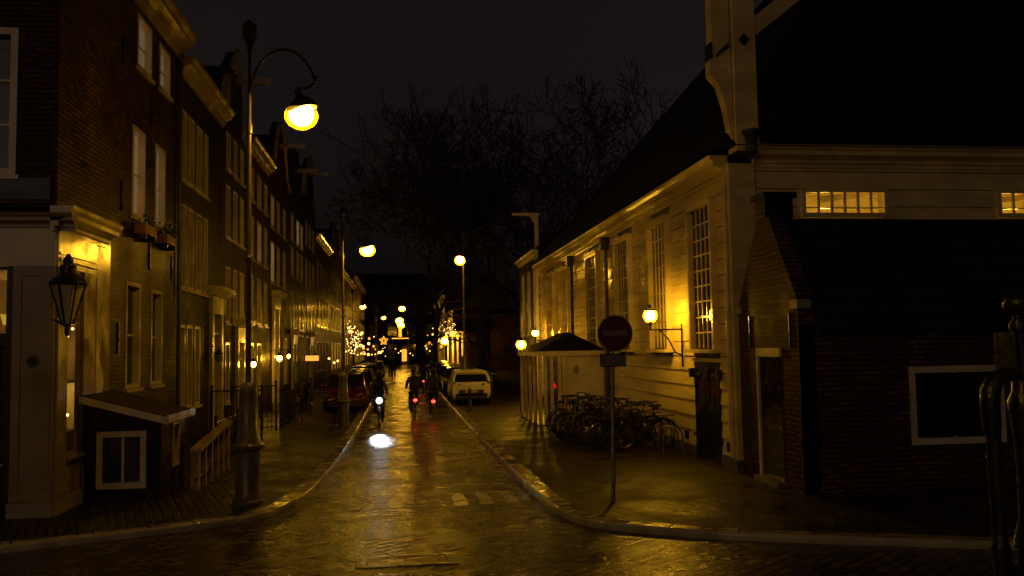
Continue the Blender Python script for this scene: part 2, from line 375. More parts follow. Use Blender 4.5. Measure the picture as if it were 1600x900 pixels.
for (a, b, c0, d0) in wins:
    w = M()
    for q in ((a-.1,c0-.02,a,d0+.1),(b,c0-.02,b+.1,d0+.1),(a,d0,b,d0+.1)): ubox(w, pl, q[0], q[1], -.05, q[2], q[3], .16)
    ubox(w, pl, a-.14, d0+.1, -.02, b+.14, d0+.16, .2)
    for k in range(1, 5): x = a+(b-a)*k/5; ubox(w, pl, x-.016, c0, .015, x+.016, d0, .05)
    for k in range(1, 9): zz = c0+(d0-c0)*k/9; ubox(w, pl, a, zz-.016, .018, b, zz+.016, .045)
    wo = obj('window', w, K['cream'], ch)
    p = M(); ubox(p, pl, a, c0, -.03, b, d0, .02); obj('pane', p, K['glass'], wo)
    s = M(); ubox(s, pl, a-.16, c0-.1, -.02, b+.16, c0-.022, .26); obj('sill', s, K['cream'], wo)
def cornice(pl, u0, u1, z, scale=1, ext=0):
    prof = [(-.05,0),(.05,0),(.05,.10),(.12,.12),(.12,.2),(.2,.26),(.34,.30),(.34,.40),(.42,.47),(.45,.55),(-.05,.55)]
    m = M(); k = len(prof)
    r0 = [pl(u0-ext, z+v*scale, n*scale) for n, v in prof]; r1 = [pl(u1+ext, z+v*scale, n*scale) for n, v in prof]
    return m.loft([r0, r1])
obj('side_cornice', cornice(pl, Y0+.2, Y1+.1, EZ-.18, .8), K['cream'], ch)
# front face towards the quay
FY = 16.5; fp = FRONT(FY)
fb = M(); z = .3; rows = []
lw = [(8.10,9.98,5.12,5.72),(12.42,14.3,5.12,5.72),(16.7,18.6,5.12,5.72)]
while z < EZ:
    z1 = min(z+.36, EZ); cuts = [(a,b) for a,b,c0,d0 in lw if c0 < z1-.02 and d0 > z+.02]; x = WX+.55; sp = []
    for a, b in cuts: sp.append((x,a)); x = b
    sp.append((x,29.6))
    for a, b in sp:
        p = [fp(a,z+.004,.035), fp(b,z+.004,.035), fp(b,z1-.006,.002), fp(a,z1-.006,.002), fp(a,z+.004,-.05), fp(b,z+.004,-.05), fp(b,z1-.006,-.05), fp(a,z1-.006,-.05)]
        fb.add(p, [(0,1,2,3),(0,4,5,1),(3,2,6,7),(0,3,7,4),(1,5,6,2)])
    z = z1
obj('front_wall', fb, K['cream'], ch)
bk = M(); wall_sheet(bk, FRONT(FY+.056), WX+.3, 29.6, 0, EZ, lw); obj('front_lining', bk, K['taupe'], ch)
cl_ = M().prism([(16.6,5.86),(16.6,5.9),(20.58,6.3),(20.58,6.26)], WX+.32, 29.5, lambda u,v,d: (d,u,v)); cl_.box(WX+.32,20.5,3.9,29.5,20.56,6.25); cl_.box(WX+.32,16.85,3.9,29.5,20.5,3.95); obj('room', cl_, K['pale'], ch)
for k in range(14):
    x = 7.4+k*1.6; obj('ceiling_beam', M().prism([(16.6,5.72),(16.6,5.855),(20.5,6.24),(20.5,6.12)], x, x+.12, lambda u,v,d: (d,u,v)), K['taupe'], ch)
for x in (9.35, 13.9, 17.9): obj('ceiling_lamp', M().ball((x,18.0,4.95), .13, 12, 8), K['churchlamp'], ch, True)
obj('front_cornice', cornice(fp, WX+.5, 29.6, EZ-.02, .75), K['cream'], ch)
for a, b, c0, d0 in lw:
    w = M(); f = .09
    for q in ((a,c0,a+f,d0),(b-f,c0,b,d0),(a+f,d0-f,b-f,d0),(a+f,c0,b-f,c0+f)): ubox(w, fp, q[0], q[1], -.04, q[2], q[3], .06)
    for k in range(1, 6): x = a+f+(b-a-2*f)*k/6; ubox(w, fp, x-.02, c0+f, .0, x+.02, d0-f, .05)
    ubox(w, fp, a+f, c0+.18, .0, b-f, c0+.205, .045)
    wo = obj('window', w, K['cream'], ch)
    p = M(); ubox(p, fp, a+f, c0+f, -.035, b-f, d0-f, -.02); obj('pane', p, K['clear'], wo)
# corner pilaster, downpipe, tall post and knee
cp = M().box(WX-.06, Y0-.07, .3, WX+.5, Y0+.19, EZ+.05); obj('corner_pilaster', cp, K['cream'], ch, bevel=.01)
cp = M().box(WX-.09, Y0-.1, 0, WX+.53, Y0+.19, .298); obj('corner_plinth', cp, K['lead'], ch)
dp = M().tube([(WX-.1,Y0+.1,.35),(WX-.1,Y0+.1,5.9),(WX+.0,Y0+.1,6.1)], .05, 10); obj('downpipe', dp, K['cream'], ch, True)
tp = M().box(WX+.04, Y0-.28, EZ+.25, WX+.52, Y0+.14, 11.2); obj('corner_post', tp, K['cream'], ch, bevel=.012)
pc = M().lathe([(.2,EZ+.1),(.13,EZ+.22),(.12,EZ+.48),(.19,EZ+.6),(.19,EZ+.66)], (WX+.33,Y0-.34,0), 4); obj('iron_shoe', pc, K['iron'], ch)
kn = M()
pts = [(6.18,7.95),(6.18,8.25),(6.45,8.6),(6.62,8.62),(6.62,6.55),(6.58,6.7),(6.5,7.25),(6.36,7.75)]
kn.prism(pts, Y0-.2, Y0+.05, lambda u,v,d: (u,d,v)); obj('knee_brace', kn, K['cream'], ch)
ub = M().box(6.22,Y0-.22,8.35,6.60,Y0+.06,11.2); obj('hoist_beam', ub, K['cream'], ch, bevel=.01)
obj('iron_strap', M().box(6.19,Y0-.235,8.28,6.235,Y0+.07,8.6), K['iron'], ch); obj('iron_strap', M().prism([(6.3,8.3),(6.36,8.42),(6.58,8.62),(6.58,8.5)], Y0-.24, Y0-.222, lambda u,v,d: (u,d,v)), K['iron'], ch)
ir = M().prism([(6.87,8.52),(6.98,8.65),(6.87,8.78),(6.76,8.65)], Y0-.31, Y0-.282, lambda u,v,d: (u,d,v)); obj('iron_plate', ir, K['iron'], ch)
dg = M(); dg.prism([(7.12,8.75),(7.12,9.15),(8.9,10.55),(8.9,10.15)], Y0-.2, Y0+.1, lambda u,v,d: (u,d,v)); obj('diagonal_board', dg, K['cream'], ch)
rf = M(); A = (WX-.3,Y0-.3,EZ+.36); B = (29.9,Y0-.3,EZ+.36); C_ = (29.9,Y1+.3,EZ+.36); D = (WX-.3,Y1+.3,EZ+.36); ap = (18.2,28.4,20.6)
rf.add([A,B,C_,D,ap], [(0,1,4),(1,2,4),(2,3,4),(3,0,4),(3,2,1,0)]); obj('roof', rf, K['tile'], ch)
for yy in (26.6, 32.1):
    rp = M().tube([(WX-.12,yy,.3),(WX-.12,yy,5.6)], .06, 8); rp.prism([(-.16,6.0),(.16,6.0),(.1,5.6),(-.1,5.6)], WX-.3, WX-.05, lambda u,v,d: (d,yy+u,v)); obj('rain_pipe', rp, K['iron'], ch)
dr = M()
for a, b in ((17.33,18.06),(18.09,18.82)):
    ubox(dr, pl, a, .1, -.05, b, 2.19, .02)
    for q in ((a,.1,a+.1,2.19),(b-.1,.1,b,2.19),(a+.1,2.05,b-.1,2.19),(a+.1,1.1,b-.1,1.25),(a+.1,.1,b-.1,.3)): ubox(dr, pl, q[0], q[1], .02, q[2], q[3], .045)
do = obj('door', dr, K['black'], ch)
for zz in (.55,1.9):
    for a, b in ((17.22,17.75),(18.4,18.93)): obj('hinge', ubox(M(), pl, a, zz, .046, b, zz+.06, .06), K['iron'], do)
for a, b in ((17.18,17.3),(18.86,18.98)): obj('shutter_catch', ubox(M(), pl, a, 1.85, .0, b, 2.05, .12), K['iron'], do)
hd = M(); ubox(hd, pl, 17.25, 2.2, -.03, 18.9, 2.28, .1); obj('door_hood', hd, K['cream'], do)
for q in (19.4, 16.78): obj('junction_box', ubox(M(), pl, q, .42, .0, q+.16, .6, .07), K['iron'], ch)

# wall lanterns on iron brackets
def wall_lantern(name, label, X, Y, Z, out, wall, group=None, gm='wallL'):
    t = thing(name, label, 'wall lamp', (wall, Y, Z), group); s = -1 if out < 0 else 1; xl = wall+out
    b = M().tube([(wall-.0*s,Y,Z-.33),(xl+.02*s,Y,Z-.33)], .022, 6)
    b.tube([(wall,Y,Z-.95),(wall+out*.25,Y,Z-.86),(wall+out*.45,Y,Z-.55),(wall+out*.72,Y,Z-.34)], .02, 6)
    b.tube([(wall+.02*s,Y,Z-1.2),(wall+.02*s,Y,Z-.2)], .022, 6); b.tube([(xl,Y,Z-.33),(xl,Y,Z-.16)], .02, 6)
    obj('bracket', b, K['iron'], t)
    obj('bulb', M().ball((xl,Y,Z), .12, 12, 8, 1.1), K[gm], t, True)
    obj('cap', M().lathe([(.005,.27),(.03,.24),(.05,.17),(.15,.125),(.155,.105),(.06,.128)], (xl,Y,Z), 12), K['iron'], t, True)
    obj('globe', M().ball((xl,Y,Z), .165, 14, 10, 1.1), K['bowl'], t, True)  # glowing shell paints the bloom around this lantern
    obj('base_cup', M().lathe([(.03,-.24),(.04,-.2),(.06,-.16),(.07,-.12)], (xl,Y,Z), 10), K['iron'], t, True)
    return t
wall_lantern('wall_lantern', 'lit lantern on curved iron bracket between two tall church windows', WX, 19.6, 3.27, -.77, WX-.03, None, 'wallB')
wall_lantern('wall_lantern', 'lit lantern at far end of church wall above the kiosk roof', WX, 38.3, 3.2, -.55, WX-.03)

# brick annex in front of the church
an = thing('brick_annex', 'low brown brick annex with steep black tiled roof and stepped chimney before the church', 'annex', (12,15,0))
AY, AX = 13.75, 6.62; fa = FRONT(AY); sa = RIGHT(AX)
wm = M(); hole = (8.55,10.3,.82,2.15)
wall_sheet(wm, fa, AX, 26, 0, 2.85, [hole])
gp = [(AY,0),(16.3,0),(16.3,3.3),(15.35,4.75),(15.25,5.0),(14.8,5.0),(14.7,4.75),(AY,3.3)]
wm.prism([(a, b) for a, b in gp], 0, -.28, lambda u,v,d: sa(u,v,d)); wm.box(26,AY,0,26.2,16.3,2.85)
obj('wall', wm, K['brick_annex'], an)
rf = M(); rf.prism([(AY-.14,2.72),(AY-.16,2.8),(15.02,4.86),(16.35,3.0),(16.35,2.8),(15.02,4.66)], AX+.282, 26, lambda u,v,d: (d,u,v)); obj('roof', rf, K['tile'], an)
ck = M().box(AX-.03,14.82,4.85,AX+.5,15.28,5.22); ck.box(AX-.08,14.76,5.22,AX+.56,15.34,5.32); obj('chimney', ck, K['brick_dark'], an)
obj('kneeler_stone', M().box(AX-.05,AY-.08,3.16,AX+.2,AY+.22,3.31), K['grey'], an); obj('kneeler_stone', M().box(AX-.05,16.1,3.16,AX+.2,16.34,3.31), K['grey'], an)
w = window(an, fa, *hole[:2], hole[2], hole[3], 2, 1, 'white', 'black', .11, None, deep=.16, mun=.02, proud=.02)
sh = M()
for k in range(10): x = hole[0]+.13+k*.155; ubox(sh, fa, x, hole[2]+.13, -.09, x+.147, hole[3]-.13, -.07)
obj('shutter', sh, K['black'], w)
dsh = M(); ubox(dsh, sa, 14.45, .12, .002, 15.35, 2.33, .012); d = obj('door', dsh, K['glass'], an)
dfm = M(); ubox(dfm, sa, 15.36, .1, .0, 15.43, 2.5, .05); ubox(dfm, sa, 14.42, 2.34, .0, 15.355, 2.5, .05); obj('door_frame', dfm, K['white'], d)
stp = M(); ubox(stp, sa, 14.4, .09, .0, 15.4, .18, .18); obj('doorstep', stp, K['steel'], d)
for uu in (14.05, 15.75): obj('wall_anchor', ubox(M(), sa, uu-.02, 2.5, .0, uu+.02, 3.1, .03), K['iron'], an)

# kiosk against the church wall
ki = thing('corner_kiosk', 'small cream kiosk with hipped dark roof and slatted porch against the church wall', 'kiosk', (5.6,29,HP))
kw = M().box(5.25,27.35,HP,6.54,31.2,2.28); obj('wall', kw, K['pale'], ki)
kp = M().box(5.22,27.32,.1,6.55,27.348,.4); kp.box(5.3,27.335,.5,6.45,27.348,.53); obj('plinth_board', kp, K['taupe'], ki)
kr = M(); e = [(4.25,27.1),(6.56,27.1),(6.56,31.5),(4.25,31.5)]
kr.add([(*p,2.44) for p in e]+[(5.6,28.3,3.05),(5.6,30.2,3.05)], [(0,1,4),(1,2,5,4),(2,3,5),(3,0,4,5),(3,2,1,0)]); obj('roof', kr, K['tile'], ki)
kf = M().box(4.28,27.13,2.285,6.55,27.3,2.437); kf.box(4.28,27.302,2.285,4.45,31.47,2.437); obj('fascia', kf, K['pale'], ki)
for x, y in ((4.40,27.25),(4.58,27.25),(4.78,27.25),(5.03,27.25),(5.17,27.25),(4.38,28.2),(4.38,29.2),(4.38,30.2),(4.38,31.2)):
    obj('porch_column', M().box(x-.05,y-.05,HP,x+.05,y+.05,2.284), K['cream'], ki)
obj('floor', M().box(4.3,27.2,HP,5.24,31.3,HP+.04), K['lead'], ki)
obj('dark_panel', M().box(5.19,27.5,HP+.04,5.248,31.1,2.28), K['black'], ki)
rl = M().lathe([(.09,-.02),(.1,.02),(.06,.05)], (4.95,27.9,1.3), 12, 'y'); obj('red_lamp', rl, K['dimred'], ki)
obj('lamp_bracket', M().box(4.93,27.96,1.22,5.2,28.0,1.38), K['black'], ki)
de = M().prism([(5.6,2.0),(5.71,1.83),(5.6,1.66),(5.49,1.83)], 27.325, 27.348, lambda u,v,d: (u,d,v)); obj('diamond_plate', de, K['taupe'], ki)

# clerk's house beyond the church
hh = thing('gabled_house', 'dark house beyond the church with pale framed windows and a hoist beam', 'house', (10,44,0))
hp = RIGHT(6.55); hw = [(41.0,42.0,3.2,6.4),(43.0,44.0,3.2,6.4),(45.0,46.0,3.2,6.4)]
wm = M(); wall_sheet(wm, hp, 40.55, 47, 0, 7.0, hw); wm.box(6.56,46.9,0,14,47,7); wm.box(6.56,40.55,0,14,40.6,7); obj('wall', wm, K['brick_dark'], hh)
for q in hw: window(hh, hp, *q, 1, 3)
obj('cornice', cornice(hp, 40.5, 47.1, 6.9, .6), K['white'], hh)
obj('roof', M().prism([(6.3,7.2),(10.3,10.2),(14.2,7.2)], 40.55, 47, lambda u,v,d: (u,d,v)), K['tile'], hh)
hb = M().box(6.55,41.2,7.3,6.72,41.36,8.95); hb.box(5.45,41.2,8.952,6.78,41.36,9.08); hb.prism([(6.548,8.6),(6.548,8.95),(6.3,8.95)], 41.22, 41.34, lambda u,v,d: (u,d,v)); obj('hoist_post', hb, K['white'], hh)
obj('corner_board', M().box(6.4,40.42,HP,6.56,40.54,6.9), K['white'], hh)

# ================================================================== left row of houses
def house(label, Y0, Y1, top, bm, holes, style='cornice', X=-5.4, ctop=None, rows=2, gm=None, door=None, sills='white', name='brick_house', depth=9, base=0, cs=.8, roofh=3.0):
    t = thing(name, label, 'house', (X-4.5, (Y0+Y1)/2, 0)); p = LEFT(X); w = M()
    wall_sheet(w, p, Y0, Y1, base, top, holes+([door] if door else []))
    w.box(X-depth, Y0+.001, 0, X-.3, Y0+.25, top); w.box(X-depth, Y1-.25, 0, X-.3, Y1-.001, top)
    w.quad((X,Y0,base),(X-.3,Y0,base),(X-.3,Y0,top),(X,Y0,top)); w.quad((X,Y1,base),(X-.3,Y1,base),(X-.3,Y1,top),(X,Y1,top))
    mid = (Y0+Y1)/2; W = Y1-Y0
    if style == 'step':
        k = 5; pts = [(Y0,top)]; 
        for i in range(k): pts += [(Y0+W*.42*i/k, top+i*.62+.62), (Y0+W*.42*(i+1)/k, top+i*.62+.62)]
        pts += [(2*mid-a, b) for a, b in reversed(pts)]
        w.prism(pts, 0, -.3, p)
    if style == 'bell':
        pts = [(Y0,top),(Y0+.05,top+.35),(Y0+W*.16,top+.8),(Y0+W*.26,top+1.7),(Y0+W*.33,top+2.3),(Y0+W*.36,top+2.6),(mid,top+3.1)]
        pts += [(2*mid-a, b) for a, b in reversed(pts[:-1])]; w.prism(pts, 0, -.3, p)
    if style == 'neck':
        pts = [(Y0,top),(Y0,top+.15),(Y0+W*.25,top+.3),(Y0+W*.25,top+2.2),(mid,top+3.0)]
        pts += [(2*mid-a, b) for a, b in reversed(pts[:-1])]; w.prism(pts, 0, -.3, p)
    obj('wall', w, K[bm], t)
    if style == 'cornice':
        obj('cornice', cornice(p, Y0+.02, Y1-.02, top, cs), K['taupe'], t)
        obj('roof', M().prism([(X+.15,top+.45*cs+.02),(X-3.2,top+roofh),(X-depth,top+.3)], Y0+.02, Y1-.02, lambda u,v,d: (u,d,v)), K['tile'], t)
    else:
        cpn = M()
        if style == 'bell': cpn.tube([p(a,b,.06) for a, b in pts[1:-1]], .09, 6)
        elif style == 'neck':
            for s in (-1, 1):
                q = [(mid+s*W*.5, top+.16),(mid+s*W*.26,top+.31),(mid+s*W*.26,top+1.9),(mid+s*W*.32,top+1.5),(mid+s*W*.36,top+.9),(mid+s*W*.46,top+.6)]
                cpn.prism(q, .02, -.2, p)
            cpn.prism([(mid-W*.29,top+2.2),(mid,top+3.15),(mid+W*.29,top+2.2)], .12, .004, p)
        else: cpn.prism([(mid-W*.1,top+3.1),(mid+W*.1,top+3.1),(mid+W*.1,top+3.25),(mid-W*.1,top+3.25)], .08, -.32, p)
        obj('gable_coping', cpn, K['taupe'], t)
        obj('roof', M().prism([(Y0+.1,top-.1),(mid,top+2.5),(Y1-.1,top-.1)], X-.32, X-depth, lambda u,v,d: (d,u,v)), K['tile'], t)
        hb = M(); ubox(hb, p, mid-.09, top+1.9, .004, mid+.09, top+2.1, 1.15); obj('hoist_beam', hb, K['taupe'], t)
    cy = Y1-.7; obj('chimney', M().box(X-3.6,cy-.4,top+1.0,X-2.8,cy+.3,top+roofh+1.0), K[bm], t)
    for i, h in enumerate(holes):
        g = (gm or {}).get(i, 'glass'); window(t, p, *h, 1, rows, 'white', g, sill=sills)
    if door:
        d = M(); a, b, c0, d0 = door
        ubox(d, p, a+.1, c0, -.28, b-.1, d0-.6, -.22)
        for zz in (c0+.2, c0+1.1): ubox(d, p, a+.2, zz, -.22, b-.2, zz+.7, -.195)
        dd = obj('door', d, K['black'], t)
        f = M()
        for q in ((a-.16,c0,a+.1,d0),(b-.1,c0,b+.16,d0)): ubox(f, p, q[0], q[1], -.2, q[2], q[3], .1)
        ubox(f, p, a-.24, d0+.002, -.2, b+.24, d0+.5, .12); ubox(f, p, a+.1, d0-.6, -.25, b-.1, d0-.52, .02)
        obj('door_case', f, K['white'], dd)
        f = M(); f.prism([(.0,d0+.5),(.2,d0+.52),(.42,d0+.66),(.42,d0+.76),(.0,d0+.8)], a-.4, b+.4, lambda u,v,dd_: p(dd_,v,u)); obj('door_cornice', f, K['white'], dd)
        f = M(); ubox(f, p, a+.1, d0-.52, -.2, b-.1, d0, -.17); obj('pane', f, K['glass'], dd)
        for k in range(3 if base == 0 else 0):
            pass
        s = M()
        for k in range(3): ubox(s, p, a-.1-.0, .0+k*(c0/3), .004+.0, b+.1, (k+1)*(c0/3)-.002, 1.05-.33*k)
        if c0 > .15: obj('stoop', s, K['grey'], dd)
    return t

# house A: the corner house with the shop; its upper brick storeys and front
hA = [(18.3,19.2,5.4,7.3),(19.95,20.8,5.4,7.3),(18.55,19.6,8.6,9.75),(20.2,21.15,8.65,9.7),(18.0,18.98,1.9,4.05),(19.75,20.65,1.9,4.0)]
tA = house('tall brown brick corner house above the shop with wide moulded cornice', 17.05, 22.0, 9.9, 'brick', hA, gm={0:'blind',1:'blind',2:'blind',3:'blind'}, cs=1.0)
up = M(); p = LEFT(-5.4); wall_sheet(up, p, 14.45, 17.049, 4.95, 9.9, [])
pf = FRONT(14.45); fh = (-7.3,-6.02,5.45,7.85); wall_sheet(up, pf, -14, -5.4, 4.95, 9.9, [fh])
up.box(-14.2,14.46,0,-14,17.3,9.9); obj('upper_wall', up, K['brick'], tA)
obj('cornice', cornice(p, 14.2, 17.06, 9.9, 1.0), K['taupe'], tA); obj('front_cornice', cornice(pf, -14, -5.0, 9.9, 1.0), K['taupe'], tA)
obj('roof', M().prism([(-5.25,10.5),(-8.6,13),(-14,10.5)], 14.2, 17.06, lambda u,v,d: (u,d,v)), K['tile'], tA)
window(tA, pf, *fh, 1, 3, 'white', 'glass', .11)
rp = M().tube([(-5.32,21.85,.2),(-5.32,21.85,9.8)], .05, 8); obj('rain_pipe', rp, K['lead'], tA)
an_ = M()
for yy, zz in ((17.6,5.7),(17.5,2.9),(19.55,4.7),(21.4,4.6),(19.6,7.9),(17.6,8.6)): obj('wall_anchor', ubox(M(), p, yy-.02, zz-.3, .001, yy+.02, zz+.3, .035), K['iron'], tA)
for i, (a, b) in enumerate(((18.35,19.2),(20.0,20.8))):
    fb_ = thing('flower_box', ['terracotta window box under the nearer first floor window of the corner house','leafy window box under the farther first floor window of the corner house'][i], 'flower box', (-5.25,(a+b)/2,5.02), 'window boxes on the corner house')
    ub_ = M(); ubox(ub_, p, a, 5.05, .03, b, 5.26, .26); obj('box', ub_, K['terra'], fb_)
    obj('bracket', ubox(M(), p, a+.05, 4.95, .0, a+.1, 5.045, .26), K['iron'], fb_); obj('bracket', ubox(M(), p, b-.1, 4.95, .0, b-.05, 5.045, .26), K['iron'], fb_)
    lf = M(); rr = random.Random(i)
    for k in range(140 if i else 50):
        c0 = Vector(p(rr.uniform(a,b), 5.24+abs(rr.gauss(0,.13)), rr.uniform(.0,.34))); e1 = Vector((rr.gauss(0,1),rr.gauss(0,1),rr.gauss(0,1))).normalized()*.05; e2 = e1.orthogonal().normalized()*.02
        lf.quad(c0-e1, c0+e2, c0+e1, c0-e2)
    obj('foliage', lf, K['plant'], fb_)
# shop front
sh = thing('corner_shop_front', 'painted corner shop front with panelled pilasters and a lit display window', 'shop front', (-6,14.6,0))
sw = M(); Z1 = 4.0
ubox(sw, pf, -6.02, .32, -.3, -5.4, Z1, .03)                    # panelled pier
ubox(sw, pf, -5.94, .5, .03, -5.88, 3.9, .05); ubox(sw, pf, -5.5, .5, .03, -5.44, 3.9, .05); ubox(sw, pf, -5.88, 3.84, .03, -5.5, 3.9, .05); ubox(sw, pf, -5.88, .5, .03, -5.5, .56, .05)
ubox(sw, p, 14.48, .32, -.02, 14.88, Z1, .05); ubox(sw, p, 14.45, .32, -.02, 14.86, .75, .08)
ubox(sw, p, 15.6, .32, -.04, 16.15, Z1, .05); ubox(sw, p, 15.58, .32, -.02, 16.17, .75, .08); ubox(sw, p, 14.88, .32, -.3, 15.6, .9, .02)
ubox(sw, p, 16.16, 0, -.04, 17.05, 4.94, .004)
obj('pilaster', sw, K['taupe'], sh, bevel=.006)
pt = M(); ubox(pt, pf, -6.04, .0, -.3, -5.38, .318, .06); ubox(pt, p, 14.45, .0, -.3, 16.2, .318, .06); obj('plinth', pt, K['grey'], sh)
fs = M(); ubox(fs, pf, -14, Z1+.002, -.3, -5.4, 4.6, .03); ubox(fs, p, 14.46, Z1+.002, -.3, 16.18, 4.6, .04); ubox(fs, p, 14.46, 4.1, .04, 16.18, 4.14, .09); ubox(fs, p, 14.46, 4.2, .04, 16.18, 4.23, .075); obj('fascia', fs, K['white'], sh)
obj('cornice', cornice(p, 14.28, 16.75, 4.55, .72), K['white'], sh); obj('front_cornice', cornice(pf, -14, -5.1, 4.56, .5), K['taupe'], sh)
sc = M(); q = [(16.2,1.9)]; 
for k in range(13): zz = 1.9+k*.17; q.append((16.42+.09*math.sin(k*1.35)+(.1 if k < 4 else 0), zz))
q.append((16.2,3.95)); sc.prism(q, .008, .05, p); obj('carved_bracket', sc, K['white'], sh)
w = M()
for q in ((14.89,.92,14.95,3.98),(15.53,.92,15.59,3.98),(14.95,3.9,15.53,3.98),(14.95,3.1,15.53,3.16)): ubox(w, p, q[0], q[1], -.07, q[2], q[3], -.02)
ubox(w, p, 14.88, .902, -.2, 15.6, .95, .1)
wo = obj('window', w, K['taupe'], sh); g_ = M(); ubox(g_, p, 14.95, .95, -.05, 15.53, 3.9, -.044); obj('pane', g_, K['clear'], wo)
rm = M()
for a, b in (((-7.4,14.62,.9),(-7.38,17.0,3.95)),((-7.38,14.62,.88),(-5.75,17.0,.9)),((-7.38,16.9,.9),(-5.75,16.98,3.95)),((-7.38,14.6,3.95),(-5.75,17.0,3.97))): rm.box(*a,*b)
obj('room', rm, K['pale'], sh)
sf = M().box(-7.3,15.3,2.1,-5.75,16.85,2.14); sf.box(-6.2,15.6,2.14,-6.0,16.0,2.35); sf.box(-6.3,16.1,2.14,-6.05,16.6,2.28); sf.box(-6.6,15.5,.9,-5.8,16.8,1.25); sf.box(-6.2,15.9,1.25,-5.9,16.3,1.7); obj('shelf', sf, K['brick_dark'], sh)
fl = M(); rr = random.Random(5)
for k in range(26): fl.ball((rr.uniform(-6.6,-5.75), rr.uniform(15.3,16.7), 2.55+rr.random()*.55), .024, 6, 4)
for k in range(9): fl.ball((rr.uniform(-6.3,-5.8), rr.uniform(15.5,16.6), 1.4+rr.random()*.7), .026, 6, 4)
obj('fairy_lights', fl, K['fairy'], sh)
bl = M().ball((-6.15,15.9,2.95), .06, 10, 6); bl.ball((-6.1,16.3,1.95), .035, 10, 6); obj('shop_bulb', bl, K['shoplamp'], sh)
dm = M(); ubox(dm, pf, -7.2, .1, -.25, -6.12, 2.75, -.2); ubox(dm, pf, -6.12, .1, -.25, -6.03, 3.98, .0); ubox(dm, pf, -7.2, 2.75, -.25, -6.121, 2.95, .0); ubox(dm, pf, -14, .1, -.3, -7.2, 3.98, 0); d = obj('door', dm, K['black'], sh)
dg_ = M(); ubox(dg_, pf, -7.1, .9, -.198, -6.25, 2.65, -.19); obj('pane', dg_, K['glass'], d)
tr = M(); ubox(tr, pf, -7.2, 2.952, -.2, -6.122, 3.98, -.19); obj('transom_pane', tr, K['clear'], d)
tb = M().box(-7.6,14.75,2.9,-5.9,16.5,2.94); tb.box(-7.6,16.45,2.94,-5.9,16.5,3.98); obj('inner_ceiling', tb, K['taupe'], d)
tl = M().prism([(-6.38,3.1),(-6.08,3.1),(-6.05,3.27),(-6.42,3.27)], 14.95, 15.2, lambda u,v,d_: (u,d_,v)); obj('transom_lamp', tl, K['lit'], d)
st_ = M().lathe([(.1,0),(.08,.03),(.02,.05)], (-5.7,14.41,2.5), 6, 'y'); obj('bell_plate', st_, K['iron'], sh)
# street name plate
sn = thing('street_name_sign', 'dark enamel street name plate REGULIERSGRACHT on the corner house', 'sign', (-5.95,14.44,5.22))
obj('plate', M().box(-6.42,14.425,5.06,-5.5,14.446,5.42), K['enamel'], sn, bevel=.006)
def text(body, size, loc, rot, mt, parent, name='lettering', align='CENTER'):
    c = bpy.data.curves.new(name, 'FONT'); c.body = body; c.size = size; c.align_x = align; c.align_y = 'CENTER'; c.extrude = .001
    o = bpy.data.objects.new(name, c); COL.objects.link(o); c.materials.append(mt); o.parent = parent
    o.rotation_euler = rot; bpy.context.view_layer.update()
    me = bpy.data.meshes.new_from_object(o.evaluated_get(bpy.context.evaluated_depsgraph_get())); me.materials.clear(); me.materials.append(mt)
    bpy.data.objects.remove(o); o = bpy.data.objects.new(name, me); COL.objects.link(o); o.parent = parent; o.rotation_euler = rot
    o.location = Vector(loc)-root_loc(parent); return o
text('REGULIERSGRACHT', .088, (-5.96,14.42,5.28), (PI/2,0,0), K['signwhite'], sn)
# big black lantern at the corner
cl = thing('corner_lantern', 'large unlit black six sided lantern hanging at the shop corner', 'lantern', (-5.15,14.2,2.95))
q = M().tube([(-5.38,14.46,3.35),(-5.6,14.2,3.35)], .02, 6)
LX, LY = -5.12, 14.2
br = M().tube([(LX,LY,3.02),(-5.3,14.3,3.12),(-5.41,14.44,3.15)], .018, 6); br.tube([(LX,LY,3.5),(-5.41,14.44,3.5)], .014, 6); obj('bracket', br, K['iron'], cl)
lc = M().lathe([(.02,4.17),(.05,4.12),(.08,4.08),(.075,4.0),(.12,3.98),(.12,3.86),(.26,3.74),(.285,3.7),(.27,3.68)], (LX,LY,0), 12); lc.lathe([(.01,2.88),(.035,2.9),(.045,2.98),(.03,3.04),(.085,3.08)], (LX,LY,0), 8)
for k in range(6):
    a = 2*PI*k/6+.3; lc.tube([(LX+.25*math.cos(a),LY+.25*math.sin(a),3.68),(LX+.08*math.cos(a),LY+.08*math.sin(a),3.08)], .014, 5)
obj('frame', lc, K['iron'], cl, True)
obj('glazing', M().lathe([(.07,3.09),(.238,3.67)], (LX,LY,0), 6), mat('milky_lantern_glass', (.75,.68,.5), .3), cl)
